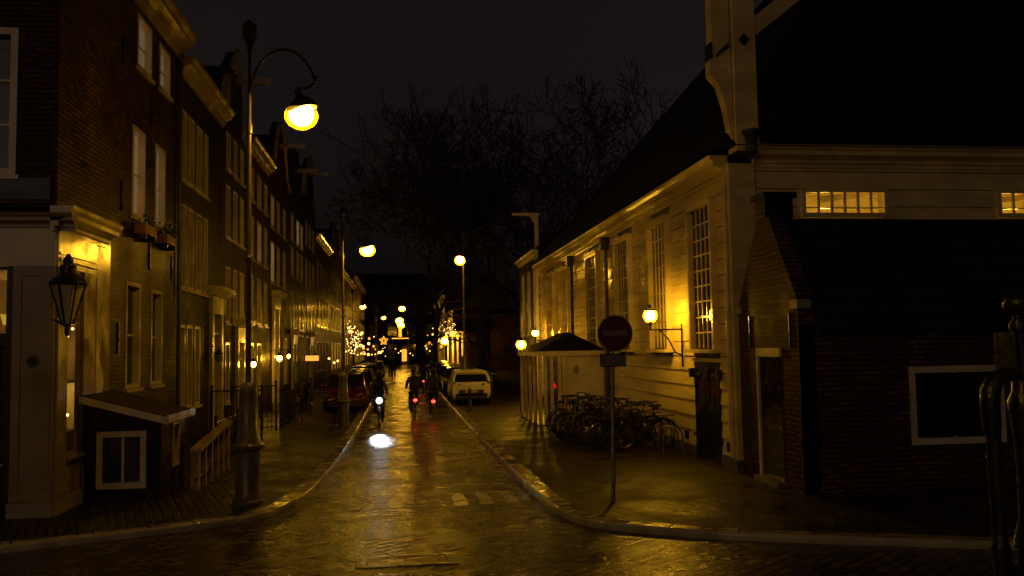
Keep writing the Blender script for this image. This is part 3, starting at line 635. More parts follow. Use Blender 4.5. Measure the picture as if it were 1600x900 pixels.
# cellar porch
ca = thing('cellar_porch', 'small brick cellar porch with sloping roof and white framed window', 'porch', (-4.7,16.4,0))
cw = M(); CX = -4.08; cf = FRONT(15.65); cs_ = LEFT(CX); fh = (-5.14,-4.32,.3,1.28); shh = (16.35,16.8,.55,1.35)
wall_sheet(cw, cs_, 15.65, 17.3, 0, 1.45, [shh]); wall_sheet(cw, cf, -5.4, CX, 0, 1.45, [fh])
cw.quad((-5.4,15.65,1.45),(CX,15.65,1.45),(-5.4,15.65,1.85)); cw.quad((-5.4,17.3,0),(CX,17.3,0),(CX,17.3,1.45),(-5.4,17.3,1.85)); obj('wall', cw, K['brick_red'], ca)
obj('roof', M().prism([(-5.39,1.86),(-5.39,1.92),(CX+.12,1.52),(CX+.12,1.46)], 15.53, 17.4, lambda u,v,d: (u,d,v)), K['felt'], ca)
vb = M().prism([(-5.39,1.78),(-5.39,1.9),(CX+.13,1.5),(CX+.13,1.38)], 15.5, 15.529, lambda u,v,d: (u,d,v)); vb.box(CX+.121,15.5,1.4,CX+.16,17.42,1.53); obj('verge_board', vb, K['white'], ca)
window(ca, cf, *fh, 2, 1, 'white', 'black', .1, None, deep=.15, proud=.02)
ww = window(ca, cs_, *shh, 1, 1, 'white', 'glass', .05, None, deep=.12, proud=.02)
# white stair balustrade and iron railings
wb_ = thing('stair_balustrade', 'white painted balustrade of square posts beside the cellar porch', 'balustrade', (-3.75,17.8,0))
for i in range(6):
    y = 16.6+i*.55; obj('baluster', M().box(-3.75-.05,y-.05,HP,-3.65,y+.05,.78+.05*i), K['taupe'], wb_)
obj('handrail', M().prism([(16.45,.79),(16.45,.86),(19.5,1.13),(19.5,1.06)], -3.79, -3.61, lambda u,v,d: (d,u,v)), K['taupe'], wb_)
obj('bottom_rail', M().tube([(-3.7,16.5,.3),(-3.7,19.4,.45)], .03, 4), K['iron'], wb_)
def railing(label, X, Ya, Yb, H=1.1, X2=None, sc=0):
    t = thing('iron_railing', label, 'railing', (X,Ya,0)); X2 = X if X2 is None else X2
    L_ = math.hypot(Yb-Ya, X2-X); n = max(3, int(L_/.13)); bars = M()
    P_ = lambda f, z: (X+(X2-X)*f, Ya+(Yb-Ya)*f, z+sc*f)
    for i in range(1, n): bars.tube([P_(i/n,HP), P_(i/n,H)], .009, 4)
    obj('bars', bars, K['iron'], t)
    for f in (0, 1):
        b = P_(f, H+.12); obj('post', M().tube([P_(f,0), b], .03, 6).ball(b, .05, 8, 6), K['iron'], t, True)
    obj('top_rail', M().tube([P_(0,H), P_(1,H)], .02, 6), K['iron'], t); obj('bottom_rail', M().tube([P_(0,HP+.12), P_(1,HP+.12)], .015, 5), K['iron'], t)
    return t
railing('black iron railing behind the white balustrade', -4.0, 19.7, 22.6, 1.05)
railing('black iron stoop railing nearer side of the panelled doorway', -5.25, 25.3, 25.35, 1.5, -3.9)
railing('black iron stoop railing farther side of the panelled doorway', -5.25, 28.2, 28.25, 1.5, -3.9)
railing('black iron fence in front of the third house', -3.9, 29.2, 33.5, 1.2)
railing('black iron fence in front of the house with lit door lantern', -4.0, 36.0, 40.0, 1.2)

def grid(cols, rows): return [(a, b, c0, d0) for c0, d0 in rows for a, b in cols]
hB = grid([(22.15,22.85),(23.0,23.65),(23.85,24.6),(24.8,25.3)], [(4.2,6.35),(6.95,8.75)])+[(21.62+.5,22.8,1.2,3.3),(22.95,23.6,1.2,3.3),(23.8,24.45,1.2,3.3)]
house('dark brick house of narrow sash windows beside the corner house', 22.02, 27.4, 9.55, 'brick_dark', hB, door=(25.75,27.0,.4,3.7), cs=.85)
hC = grid([(27.9,28.6),(29.1,29.8),(30.3,31.0)], [(3.5,5.3),(6.2,7.9),(8.4,9.6)])+[(27.9,28.6,1.0,2.9)]
house('narrow grey brick house with a neck gable and carved coping', 27.42, 31.6, 9.7, 'brick_grey', hC, 'neck', door=(29.7,30.8,.35,2.9))
hD = grid([(32.1,33.1),(33.9,34.9),(35.6,36.4)], [(3.6,5.4),(6.0,7.6),(8.2,9.4)])+[(32.1,33.1,1.0,2.9),(33.9,34.9,1.0,2.9)]
house('brown brick house with flat cornice and dark windows before the pilastered doorway', 31.62, 36.9, 9.9, 'brick', hD, gm={4:'blind'}, door=None)
hE = grid([(37.4,38.4),(39.2,40.2),(41.2,42.2)], [(5.5,7.3),(7.9,9.3)])+[(41.6,42.6,1.1,3.2)]
house('red brick bell gabled house with pilastered doorway and one lit window', 36.92, 43.4, 10.0, 'brick_red', hE, 'bell', gm={0:'litpale',3:'blind'}, door=(38.0,39.4,.4,4.4))
hF = grid([(44.2,45.4),(46.6,47.8),(48.4,49.6)], [(3.4,5.6),(6.4,7.9),(8.2,9.6)])
house('grey brick step gabled house with one pale lit upper window', 43.42, 50.2, 10.2, 'brick_grey', hF, 'step', gm={7:'litpale',8:'blind'}, door=(44.6,45.9,.2,2.9))
hG = grid([(51.0,52.0),(53.0,54.0),(55.0,56.0)], [(3.4,5.4),(6.2,8.0),(8.8,10.2)])
house('dark brick house with hoist beam sticking out of its neck gable', 50.22, 57, 11.4, 'brick_dark', hG, 'neck', door=(53,54.2,.2,2.9))
hH = grid([(58.0,59.2),(60.4,61.6),(62.8,64.0),(65.2,66.4)], [(1.2,3.2),(4.2,6.2),(7.0,8.6)])
house('wide brown brick house with twelve sash windows halfway down the street', 57.02, 68, 9.8, 'brick', hH)
hI = grid([(70,71.5),(73.0,74.5),(76,77.5),(79,80.5)], [(1.0,3.2),(4.2,6.2),(7.0,8.8)])
house('brick house with lit ground floor behind the strung fairy lights', 68.02, 82, 10.5, 'brick_red', hI, 'bell', gm={0:'lit',1:'lit',2:'lit',3:'lit'})
hJ = grid([(84+3.2*k,85.6+3.2*k) for k in range(6)], [(1.0,3.2),(4.2,6.2),(7.0,8.8)])
house('long brick house with lit shop windows near the end of the street', 82.02, 104, 9.6, 'brick', hJ, gm={0:'lit',1:'lit',2:'lit',4:'lit'})
hJ = grid([(106+4.2*k,108+4.2*k) for k in range(7)], [(1.0,3.2),(4.2,6.2),(7.0,8.8)])
house('farthest brick house on the left side of the street', 104.02, 136, 11, 'brick_dark', hJ, gm={0:'lit',1:'lit',3:'lit',5:'lit'})
# cross building closing the street
eb = thing('end_building', 'far brick building closing the view at the end of the street', 'building', (0,142,0))
ep = FRONT(140); hz = [(-8+3*k,-6.4+3*k,c0,d0) for k in range(7) for c0, d0 in ((1,3.4),(4.6,6.6),(8,9.8))]
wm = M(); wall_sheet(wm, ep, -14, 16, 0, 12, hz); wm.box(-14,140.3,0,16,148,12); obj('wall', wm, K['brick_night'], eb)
for i, q in enumerate(hz): window(eb, ep, *q, 1, 2, 'brick_night', 'glass', sill=None)  # frames share the wall's darkened colour
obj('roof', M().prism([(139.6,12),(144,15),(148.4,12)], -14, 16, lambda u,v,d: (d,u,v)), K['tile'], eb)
# right far row beyond the square
def house_r(label, Y0, Y1, top, bm, holes, X, gm, pil=False):
    t = thing('brick_house', label, 'house', (X+4,(Y0+Y1)/2,0)); p = RIGHT(X); w = M()
    wall_sheet(w, p, Y0, Y1, 0, top, holes); w.box(X+.3,Y0,0,X+9,Y0+.25,top); w.quad((X,Y0,0),(X+.3,Y0,0),(X+.3,Y0,top),(X,Y0,top)); w.box(X+.3,Y1-.25,0,X+9,Y1,top); obj('wall', w, K[bm], t)
    obj('cornice', cornice(p, Y0, Y1, top, .7), K['white'], t)
    obj('roof', M().prism([(X-.1,top+.4),(X+4,top+3),(X+9,top+.4)], Y0, Y1, lambda u,v,d: (u,d,v)), K['tile'], t)
    for i, h in enumerate(holes): window(t, p, *h, 1, 2, gm=gm.get(i, 'glass'))
    return t
house_r('brick house with tall pale pilasters lit by a lamp beyond the square', 92, 104, 6.2, 'brick', grid([(93.5,95),(96.5,98),(99.5,101)], [(.8,3.0),(3.8,5.6)]), 5.6, {})
house_r('dark brick house on the right near the far end of the street', 104.1, 136, 8.6, 'brick_dark', grid([(106+4*k,108+4*k) for k in range(7)], [(1,3.2),(4.2,6.2)]), 5.4, {0:'lit',2:'lit',3:'lit'})
# wing wall of the square with pilasters facing the camera (lit)
pg = thing('garden_portal', 'pale columned garden portal lit yellow by a lantern beyond the square', 'portal', (5.6,90.5,0))
for x in (5.0,5.5,6.0,6.5): obj('column', M().lathe([(.16,HP),(.13,.3),(.12,3.6),(.17,3.75)], (x,90.5,0), 10), K['white'], pg, True)
obj('lintel', M().box(4.7,90.2,3.755,6.8,90.8,4.3), K['white'], pg)
for k in range(10):
    pass

# ================================================================== street lamps
def make_lamp(label):
    t = thing('street_lamp', label, 'street lamp', (0,0,0), 'swan neck street lamps along the street')
    obj('base', M().lathe([(.25,0),(.25,.05),(.22,.08),(.225,.14),(.205,.18),(.2,.86),(.26,.9),(.27,.96),(.21,1.0),(.2,1.06),(.17,1.1),(.15,1.8),(.155,1.86),(.13,1.95),(.06,2.0)], n=20), K['green'], t, True)
    b = obj('pole', M().lathe([(.05,1.98),(.045,4.0),(.06,4.02),(.06,4.1),(.042,4.12),(.036,6.2),(.055,6.22),(.055,6.36),(.034,6.4),(.03,6.9)], n=12), K['green'], t, True)
    fn = M().lathe([(.03,6.9),(.026,7.6),(.05,7.72),(.1,7.88),(.12,7.92),(.12,8.1),(.06,8.16),(.02,8.2)], n=8); obj('finial', fn, K['iron'], t)
    arc = [(0,0,6.5)]+[(.58-.58*math.cos(a)*1.0, 0, 6.75+.95*math.sin(a)) for a in [PI*i/14 for i in range(0, 13)]]
    arc = [(x, 0, z) for x, _, z in arc]+[(1.13,0,7.24),(1.08,0,7.1),(.97,0,7.03),(.8,0,7.02)]
    obj('arm', M().tube(arc, .024, 8), K['iron'], t, True)
    hm = M().lathe([(.02,.36),(.05,.34),(.06,.24),(.11,.2),(.22,.1),(.25,.04),(.25,-.02),(.24,-.02),(.2,.09),(.1,.15)], n=20); ca_, sa_ = math.cos(rad(-17)), math.sin(rad(-17))
    hm.v = [(.90+x*ca_+z*sa_, y, 6.66-x*sa_+z*ca_) for x, y, z in hm.v]; hm.v = [(x, y, z) for x, y, z in hm.v]; hd = obj('lamp_head', hm, K['iron'], t, True)
    obj('bulb', M().ball((.87,0,6.57), .215, 16, 10, 1.0), K['lampL'], t, True)
    obj('bowl', M().lathe([(.25,.0),(.285,-.08),(.28,-.17),(.22,-.27),(.12,-.33),(.001,-.345)], (.87,0,6.65), 20, cap=False), K['bowl'], t, True)  # emissive rim added for the lamp's bloom
    return t
L1 = make_lamp('nearest street lamp, on the left pavement before the cellar porch'); 
dup(L1, (-1.85,28.9,HP), 0, 'second street lamp on the left, by the red parked car', (.92,1,.885))
dup(L1, (3.28,44.5,HP), rad(-105), 'street lamp behind the white parked car on the right', (1,1,1.06))
dup(L1, (-4.0,75,HP), 0, 'street lamp on the left beyond the row of parked cars', (1,1,.94))
dup(L1, (-2.7,100,HP), 0, 'farthest street lamp on the left side', (1,1,.93))
ql = dup(L1, (-6.5,-4.5,1.0), rad(40), 'street lamp on the quay behind the camera', (1,1,.9))
for o in ql.children:
    if o.name.startswith('bulb'): o.data = o.data.copy(); o.data.materials[0] = K['lampQ']
L1.location = (-2.52,14.97,HP)
# the lamps further down the street burn less fiercely than the nearest one
lb = None
for o in list(S.objects):
    if o.name.startswith('bulb') and o.parent and o.parent.get('label','').startswith('second street lamp'): o.data = o.data.copy(); o.data.materials[0] = K['lampS']
for o in list(S.objects):
    if o.name.startswith('bulb') and o.parent and o.parent.name.startswith('street_lamp.') and o.parent != ql and not o.parent['label'].startswith('second'):
        if lb is None: lb = o.data.copy(); lb.materials[0] = K['lampM']
        o.data = lb
def suspended(label, X, Y, Z, mt):
    t = thing('suspended_street_lamp', label, 'street lamp', (X,Y,Z))
    obj('cable', M().tube([(-5.4,Y,Z+1.1),(X,Y,Z+.35),(5.6,Y,Z+1.1)], .015, 4), K['iron'], t)
    obj('shade', M().lathe([(.03,.5),(.06,.4),(.4,.22),(.4,.18)], (X,Y,Z), 12), K['iron'], t, True)
    obj('bulb', M().ball((X,Y,Z-.1), .34, 12, 8, .8), mt, t, True)
    obj('bowl', M().ball((X,Y,Z-.15), .52, 14, 8, .8), K['bloom_bowlO'], t, True)  # bulb and glowing shell oversized to hold the bloom of a distant lamp
suspended('lamp hung on a cable above the middle of the street, nearer of two', -.05, 108, 6.2, K['lampF'])
suspended('lamp hung on a cable above the middle of the street, farther of two', .35, 128, 8.6, K['lampO'])
suspended('lamp hung on a cable above the far street beside the bright pair', .15, 119, 5.9, K['lampF'])
pt8 = thing('post_lantern', 'lit globe lantern on slim black post by the kiosk', 'lantern', (4.62,33,HP))
obj('post', M().lathe([(.09,HP),(.09,.3),(.06,.36),(.04,.5),(.035,2.45),(.07,2.5)], (4.62,33,0), 10), K['iron'], pt8, True)
obj('bulb', M().ball((4.62,33,2.68), .13, 14, 8), K['wallL'], pt8, True); obj('globe', M().ball((4.62,33,2.68), .2, 14, 8), K['bloom_bowlO'], pt8, True); obj('cap', M().lathe([(.02,2.98),(.06,2.9),(.17,2.83),(.17,2.81)], (4.62,33,0), 10), K['iron'], pt8, True)  # the globe's orange glow is added bloom
pl2 = thing('portal_lantern', 'bright lantern in front of the pale garden portal', 'lantern', (4.75,89.2,3.3))
obj('post', M().tube([(4.6,89.2,0),(4.6,89.2,3.1)], .04, 6), K['iron'], pl2); obj('bulb', M().ball((4.6,89.2,3.35), .3, 12, 8), K['wallL'], pl2, True); obj('globe', M().ball((4.6,89.2,3.35), .45, 12, 8), K['bloom_bowlO'], pl2, True)  # wide glowing globe stands for bloom around the bulb
def door_lantern(label, Y, Z, r=.1, X=-5.4, mt='door', out=.45):
    t = thing('door_lantern', label, 'lantern', (X,Y,Z))
    obj('bracket', M().tube([(X,Y,Z+.3),(X+out,Y,Z+.32),(X+out,Y,Z+.18)], .014, 5), K['iron'], t)
    obj('bulb', M().ball((X+out,Y,Z), r, 10, 8, 1.2), K[mt], t, True); obj('cap', M().lathe([(.02,.24),(.05,.19),(.14,.1),(.14,.09)], (X+out,Y,Z), 8), K['iron'], t)
door_lantern('lit lantern over the stoop of the neck gabled house', 31.3, 2.15, .09, out=.3)
door_lantern('lit lantern beside the pilastered doorway of the bell gabled house', 36.8, 2.3, .11)
door_lantern('small lit lantern on the far side of the pilastered doorway', 39.8, 2.35, .07)
door_lantern('unlit lantern with milky glass beside the panelled doorway', 25.4, 2.45, .12, mt='signwhite', out=.3)
os_ = thing('lit_shop_sign', 'orange backlit box sign projecting over the left pavement', 'sign', (-5.1,50.5,2.2))
obj('box', M().box(-5.39,50.45,1.95,-4.55,50.6,2.35), K['iron'], os_); obj('face', M().box(-5.35,50.43,2.0,-4.6,50.448,2.3), K['orangesign'], os_)

# ================================================================== no-entry sign, foreground ironwork
ns = thing('no_entry_sign', 'round no entry sign on a thin pole with rectangular plate below', 'road sign', (3.4,13.76,0))
obj('pole', M().tube([(3.38,13.76,HP),(3.43,13.76,3.05)], .032, 12), K['steel'], ns, True)
obj('disc', M().lathe([(.285,-.012),(.295,0),(.29,.012)], (3.46,13.70,2.79), 40, 'y'), K['signred'], ns, True)
obj('bar', M().box(3.26,13.676,2.75,3.66,13.684,2.84), K['signwhite'], ns)
obj('disc_rim', M().tube([(3.46+.283*math.cos(2*PI*i/40),13.687,2.79+.283*math.sin(2*PI*i/40)) for i in range(40)], .008, 5, True), K['signwhite'], ns)
obj('lower_plate', M().box(3.2,13.69,2.25,3.63,13.71,2.46), K['iron'], ns, bevel=.008); obj('plate_face', M().box(3.215,13.683,2.265,3.615,13.688,2.445), K['signwhite'], ns)
fg = thing('bridge_railing_post', 'black cast iron bridge post with ball finial and curved side baluster', 'railing', (3.22,4.2,.8))
prf = [(.10,.85),(.10,1.2),(.075,1.24),(.085,1.5),(.10,1.52),(.085,1.58),(.06,1.66),(.055,1.9),(.065,2.1),(.085,2.22),(.085,2.27),(.06,2.32),(.055,2.38),(.075,2.4),(.075,2.62),(.05,2.64),(.055,2.67),(.035,2.7),(.03,2.72)]
prf = [(r_*.85, z) for r_, z in prf]; obj('post', M().lathe(prf, (3.25,4.2,0), 24), K['iron'], fg, True); obj('ball_finial', M().ball((3.25,4.2,2.78), .07, 18, 12), K['iron'], fg, True)
obj('plaque', M().box(3.165,4.12,2.41,3.19,4.28,2.63), K['iron'], fg, bevel=.004)
sd_ = [(3.19,4.2,2.41),(3.15,4.2,2.41),(3.10,4.2,2.385),(3.07,4.2,2.33),(3.062,4.2,2.25),(3.066,4.2,2.15),(3.072,4.2,2.07),(3.074,4.2,1.98),(3.076,4.2,1.8),(3.078,4.2,1.6),(3.078,4.2,1.55),(3.078,4.2,1.5),(3.078,4.2,1.46),(3.078,4.2,1.2),(3.078,4.2,.85)]
obj('side_baluster', M().tube(sd_, [.035,.04,.046,.05,.05,.046,.036,.042,.038,.036,.04,.052,.04,.036,.036], 18), K['iron'], fg, True)
obj('cross_rail', M().tube([(3.078,4.2,1.44),(3.22,4.2,1.36),(3.9,4.2,1.36),(6.5,4.2,1.3)], .03, 10), K['iron'], fg, True)

# ================================================================== bicycles
def circ(c, r, n, ax='x'): return [(c[0], c[1]+r*math.cos(2*PI*i/n), c[2]+r*math.sin(2*PI*i/n)) for i in range(n)]
def make_bike(label, frame='iron', group=None, lamp=None, tail=None, name='bicycle'):
    t = thing(name, label, 'bicycle', (0,0,0), group); R = .345
    for y in (-.53, .53):
        w = obj('wheel', M().tube(circ((0,y,R), R-.018, 28), .018, 6, True), K['rubber'], t, True)
        r = M().tube(circ((0,y,R), R-.042, 28), .01, 4, True); r.lathe([(.025,-.05),(.025,.05)], (0,y,R), 8, 'x')
        for k in range(18): a = 2*PI*k/18; r.tube([(0.03*(-1)**k,y,R),(0,y+(R-.045)*math.cos(a),R+(R-.045)*math.sin(a))], .0022, 3)
        obj('rim', r, K['bikesteel'], w)
    f = M(); bb = (0,-.1,.3); st = (0,-.25,.82); hd1 = (0,.34,.88); hd2 = (0,.38,.68); ra = (0,-.53,R)
    f.tube([bb, st], .017, 7); f.tube([st, (0,.335,.86)], .017, 7) if frame != 'low' else f.tube([bb, (0,.1,.42), hd1], .02, 7); f.tube([bb, hd2], .019, 7); f.tube([hd2, hd1, (0,.31,1.0)], .019, 7)
    for s in (-1, 1): f.tube([bb, (s*.05,-.53,R)], .011, 5); f.tube([st, (s*.05,-.53,R)], .009, 5); f.tube([hd2, (s*.045,.42,.6), (s*.045,.53,R)], .012, 5)
    obj('frame', f, K['iron' if frame == 'low' else frame], t, True)
    hb = M().tube([(-.29,.16,1.06),(-.28,.28,1.08),(-.1,.34,1.07),(0,.31,1.0),(.1,.34,1.07),(.28,.28,1.08),(.29,.16,1.06)], .012, 6); hb.tube([(-.29,.2,1.065),(-.29,.1,1.05)], .018, 6); hb.tube([(.29,.2,1.065),(.29,.1,1.05)], .018, 6); obj('handlebar', hb, K['bikesteel'], t, True)
    sd = M().loft([[(-w_,y,.98),(w_,y,.98),(w_*.9,y,1.02),(-w_*.9,y,1.02)] for y, w_ in ((-.42,.1),(-.36,.11),(-.25,.05),(-.12,.025))]); sd.tube([st, (0,-.28,.98)], .013, 6); obj('saddle', sd, K['rubber'], t, True)
    mg = M()
    for y, a0, a1 in ((-.53, .1, 3.0), (.53, .6, 2.9)):
        rings = [[(x, y+q*math.cos(a), R+q*math.sin(a)) for x, q in ((-.025,.36),(.025,.36),(.025,.365),(-.025,.365))] for a in [a0+(a1-a0)*i/12 for i in range(13)]]; mg.loft(rings)
    obj('mudguard', mg, K['black'], t, True)
    rk = M().box(-.07,-.78,.74,.07,-.32,.755)
    for s in (-1, 1): rk.tube([(s*.06,-.6,.74),(s*.05,-.53,R)], .006, 4)
    obj('carrier', rk, K['iron'], t)
    ck_ = M().lathe([(.09,-.005),(.09,.005)], (.05,-.1,.3), 16, 'x'); ck_.tube([(.06,-.1,.3),(.07,-.02,.16)], .009, 5); ck_.tube([(-.06,-.1,.3),(-.07,-.18,.44)], .009, 5); ck_.box(.07,-.06,.145,.16,.02,.165); ck_.box(-.16,-.22,.435,-.07,-.14,.455); obj('crank', ck_, K['bikesteel'], t)
    lm = M().lathe([(.03,-.05),(.05,0),(.05,.02)], (0,.43,.9), 10, 'y'); h = obj('headlamp', lm, K['bikesteel'], t, True)
    if lamp: obj('lens', M().ball((0,.47,.9), lamp, 10, 6), K['head'], h)
    if tail: obj('tail_lamp', M().ball((0,-.8,.68), tail, 10, 6, .7), K['red'], t, True)
    return t
G = 'bicycles parked in the rack by the church'
ords = 'first second third fourth fifth sixth seventh eighth ninth tenth eleventh twelfth thirteenth fourteenth fifteenth sixteenth seventeenth eighteenth nineteenth twentieth'.split()
orange = mat('orange_bike_paint', (.45,.07,.02), .3)
K['orangebike'] = orange; K['bluebike'] = mat('blue_bike_paint', (.03,.05,.10), .3); K['greybike'] = mat('grey_bike_paint', (.20,.19,.18), .3, metal=.5)
protoK = make_bike('x', 'iron', G); protoL = make_bike('x', 'low', G); protoO = make_bike('x', 'orangebike', G); protoS = make_bike('x', 'greybike', G)
rr = random.Random(11); seq = [protoK, protoL, protoS, protoK, protoO, protoL, protoK, protoS, protoL, protoK, protoK, protoL, protoS, protoK, protoL, protoK, protoS, protoK, protoL, protoK]
used = set(); cname = {protoK.name: 'black', protoL.name: 'black low framed', protoO.name: 'orange', protoS.name: 'grey'}
for i in range(20):
    y = 24.5-i*.235; x = 4.95+rr.uniform(-.15,.2)+max(0, (i-6))*.05; s = seq[i]; rz = rad(90 if i % 2 == 0 else -90)+rr.uniform(-.22,.22)+rad(12); tilt = rr.uniform(-.1,.12)
    lab = f'{cname[s.name]} city bicycle, {ords[i]} from the kiosk end of the rack'
    zl = HP+.005+(.08 if i % 3 == 1 else 0)+(.05 if i % 4 == 2 else 0)
    if s.name not in used:
        used.add(s.name); s.location = (x,y,zl); s.rotation_euler = (0,tilt,rz); s['label'] = lab
    else: dup(s, (x,y,zl), label=lab, rot=(0,tilt,rz))
rkx = thing('bicycle_rack', 'low steel hoops of a bicycle rack beside the church door', 'bicycle rack', (6.0,19,HP))
for y in (19.05,18.45+.25,): 
    obj('hoop', M().tube([(5.75,y,HP),(5.75,y,.6),(5.85,y,.75),(6.1,y,.75),(6.2,y,.6),(6.2,y,HP)], .02, 6), K['steel'], rkx, True)
for (x, y, rz, lab, s) in ((-2.15,28.3,.1,'black bicycle leaning by the second street lamp',protoK),(-4.3,23.6,.25,'black bicycle beside the iron railing on the left pavement',protoL),(-3.5,31.0,-.1,'black bicycle standing before the iron fence of the third house',protoK),(-3.6,35.0,.2,'grey bicycle on the left pavement near the lit door lantern',protoS)):
    b = dup(s, (x,y,HP+.003), label=lab, rot=(0,.12,rz)); b['group'] = 'bicycles parked on the left pavement'

# cyclists
def skin_person(label, joints, edges, radii, loc, rotz, hairz=None, headc=None, group=None):
    me = bpy.data.meshes.new('person'); me.from_pydata(joints, edges, []); o = bpy.data.objects.new('person', me); COL.objects.link(o)
    o.location = loc; o.rotation_euler = (0,0,rotz)
    me.materials.append(K['coat'])
    sk = o.modifiers.new('skin', 'SKIN'); sk.use_smooth_shade = True
    if not me.skin_vertices: me.skin_vertices.new()
    for i, r in enumerate(radii): me.skin_vertices[0].data[i].radius = (r, r)
    me.skin_vertices[0].data[0].use_root = True
    ss = o.modifiers.new('sub', 'SUBSURF'); ss.levels = 1; ss.render_levels = 1
    tag(o, label, 'person', group)
    if headc:
        h = bpy.data.objects.new('hair', bpy.data.meshes.new('hair')); m_ = M().ball((headc[0],headc[1]-.015,headc[2]+.035), .112, 12, 8, 1.05)
        h.data.from_pydata(m_.v, [], m_.f); h.data.materials.append(K['hair']); h.data.polygons.foreach_set('use_smooth', [True]*len(h.data.polygons)); COL.objects.link(h); h.parent = o
    return o
def rider(label, loc, rotz):
    J = [(0,-.26,1.06),(0,-.2,1.25),(0,-.1,1.46),(0,-.06,1.56),(0,-.03,1.63),(0,0,1.74),(0,.02,1.8),
         (.18,-.09,1.46),(.25,.06,1.24),(.28,.2,1.1),(.28,.25,1.09),(-.18,-.09,1.46),(-.25,.06,1.24),(-.28,.2,1.1),(-.28,.25,1.09),
         (.1,-.22,1.03),(.12,.16,.86),(.115,-.08,.5),(.115,.1,.44-.02),(-.1,-.22,1.03),(-.12,.2,.64),(-.115,-.02,.24),(-.115,.14,.18)]
    J[17] = (.115,-.2,.52); J[18] = (.115,-.06,.46)
    E_ = [(0,1),(1,2),(2,3),(3,4),(4,5),(5,6),(2,7),(7,8),(8,9),(9,10),(2,11),(11,12),(12,13),(13,14),(0,15),(15,16),(16,17),(17,18),(0,19),(19,20),(20,21),(21,22)]
    Rr = [.16,.16,.17,.07,.075,.105,.07,.08,.055,.04,.045,.08,.055,.04,.045,.1,.075,.05,.045,.1,.075,.05,.045]
    return skin_person(label, J, E_, Rr, loc, rotz, headc=(0,-.01,1.76))
b1 = make_bike('black bicycle with blazing white headlamp riding towards the crossing', 'iron', None, .11); b1.location = (-.72,29.6,.0); b1.rotation_euler = (0,0,PI+.05)
rider('dark clothed cyclist riding towards the camera behind a white headlamp', (-.72,29.6,.0), PI+.05)
sp = bpy.data.lights.new('headlamp_beam', 'SPOT'); sp.energy = 620; sp.color = (.72,.88,1); sp.spot_size = rad(15); sp.spot_blend = 1.0; sp.shadow_soft_size = .04
so = bpy.data.objects.new('headlamp_beam', sp); COL.objects.link(so); so.parent = b1; so.location = (0,.6,.86); d = Vector((0,3.1,-.86)); so.rotation_euler = d.to_track_quat('-Z','Y').to_euler()
s2 = bpy.data.lights.new('headlamp_spill', 'SPOT'); s2.energy = 5; s2.color = (.72,.88,1); s2.spot_size = rad(62); s2.spot_blend = .9; s2.shadow_soft_size = .05
so = bpy.data.objects.new('headlamp_spill', s2); COL.objects.link(so); so.parent = b1; so.location = (0,.6,.9); so.rotation_euler = Vector((0,1,.02)).to_track_quat('-Z','Y').to_euler()
b2 = make_bike('bicycle with red tail lamp riding away in mid street', 'bluebike', None, None, .075); b2.location = (.5,33.4,0); b2.rotation_euler = (0,0,.06)
rider('dark clothed cyclist riding away in the middle of the street', (.5,33.4,0), .06)
b3 = make_bike('bicycle with red tail lamp riding away along the right kerb', 'iron', None, None, .075); b3.location = (1.22,32.4,0); b3.rotation_euler = (0,0,-.05)
rider('dark clothed cyclist riding away beside the right kerb', (1.22,32.4,0), -.05)
b4 = make_bike('farthest bicycle with a small red tail lamp', 'greybike', None, None, .06); b4.location = (1.35,52,0)
rider('farthest cyclist riding away down the street', (1.35,52,0), 0)
def walker(label, loc, rotz):
    J = [(0,0,.95),(0,.01,1.15),(0,.01,1.4),(0,.02,1.5),(0,.03,1.57),(0,.04,1.67),(0,.05,1.73),(.19,.01,1.4),(.23,-.03,1.13),(.23,.04,.9),(.22,.07,.82),(-.19,.01,1.4),(-.23,.03,1.13),(-.23,.12,.9),(-.22,.15,.82),
         (.09,0,.92),(.1,.1,.5),(.1,.05,.08),(.1,.2,.05),(-.09,0,.92),(-.1,-.05,.5),(-.1,-.25,.12),(-.1,-.12,.05)]
    E_ = [(0,1),(1,2),(2,3),(3,4),(4,5),(5,6),(2,7),(7,8),(8,9),(9,10),(2,11),(11,12),(12,13),(13,14),(0,15),(15,16),(16,17),(17,18),(0,19),(19,20),(20,21),(21,22)]
    Rr = [.15,.16,.17,.07,.075,.105,.07,.08,.055,.045,.045,.08,.055,.045,.045,.1,.08,.055,.05,.1,.08,.055,.05]
    return skin_person(label, J, E_, Rr, loc, rotz, headc=(0,.03,1.69))
walker('dark clothed pedestrian walking at the left edge of the far street', (-.55,74,0), PI)
walker('dark clothed pedestrian near the parked cars beyond the cyclists', (-.9,80,0), .2)

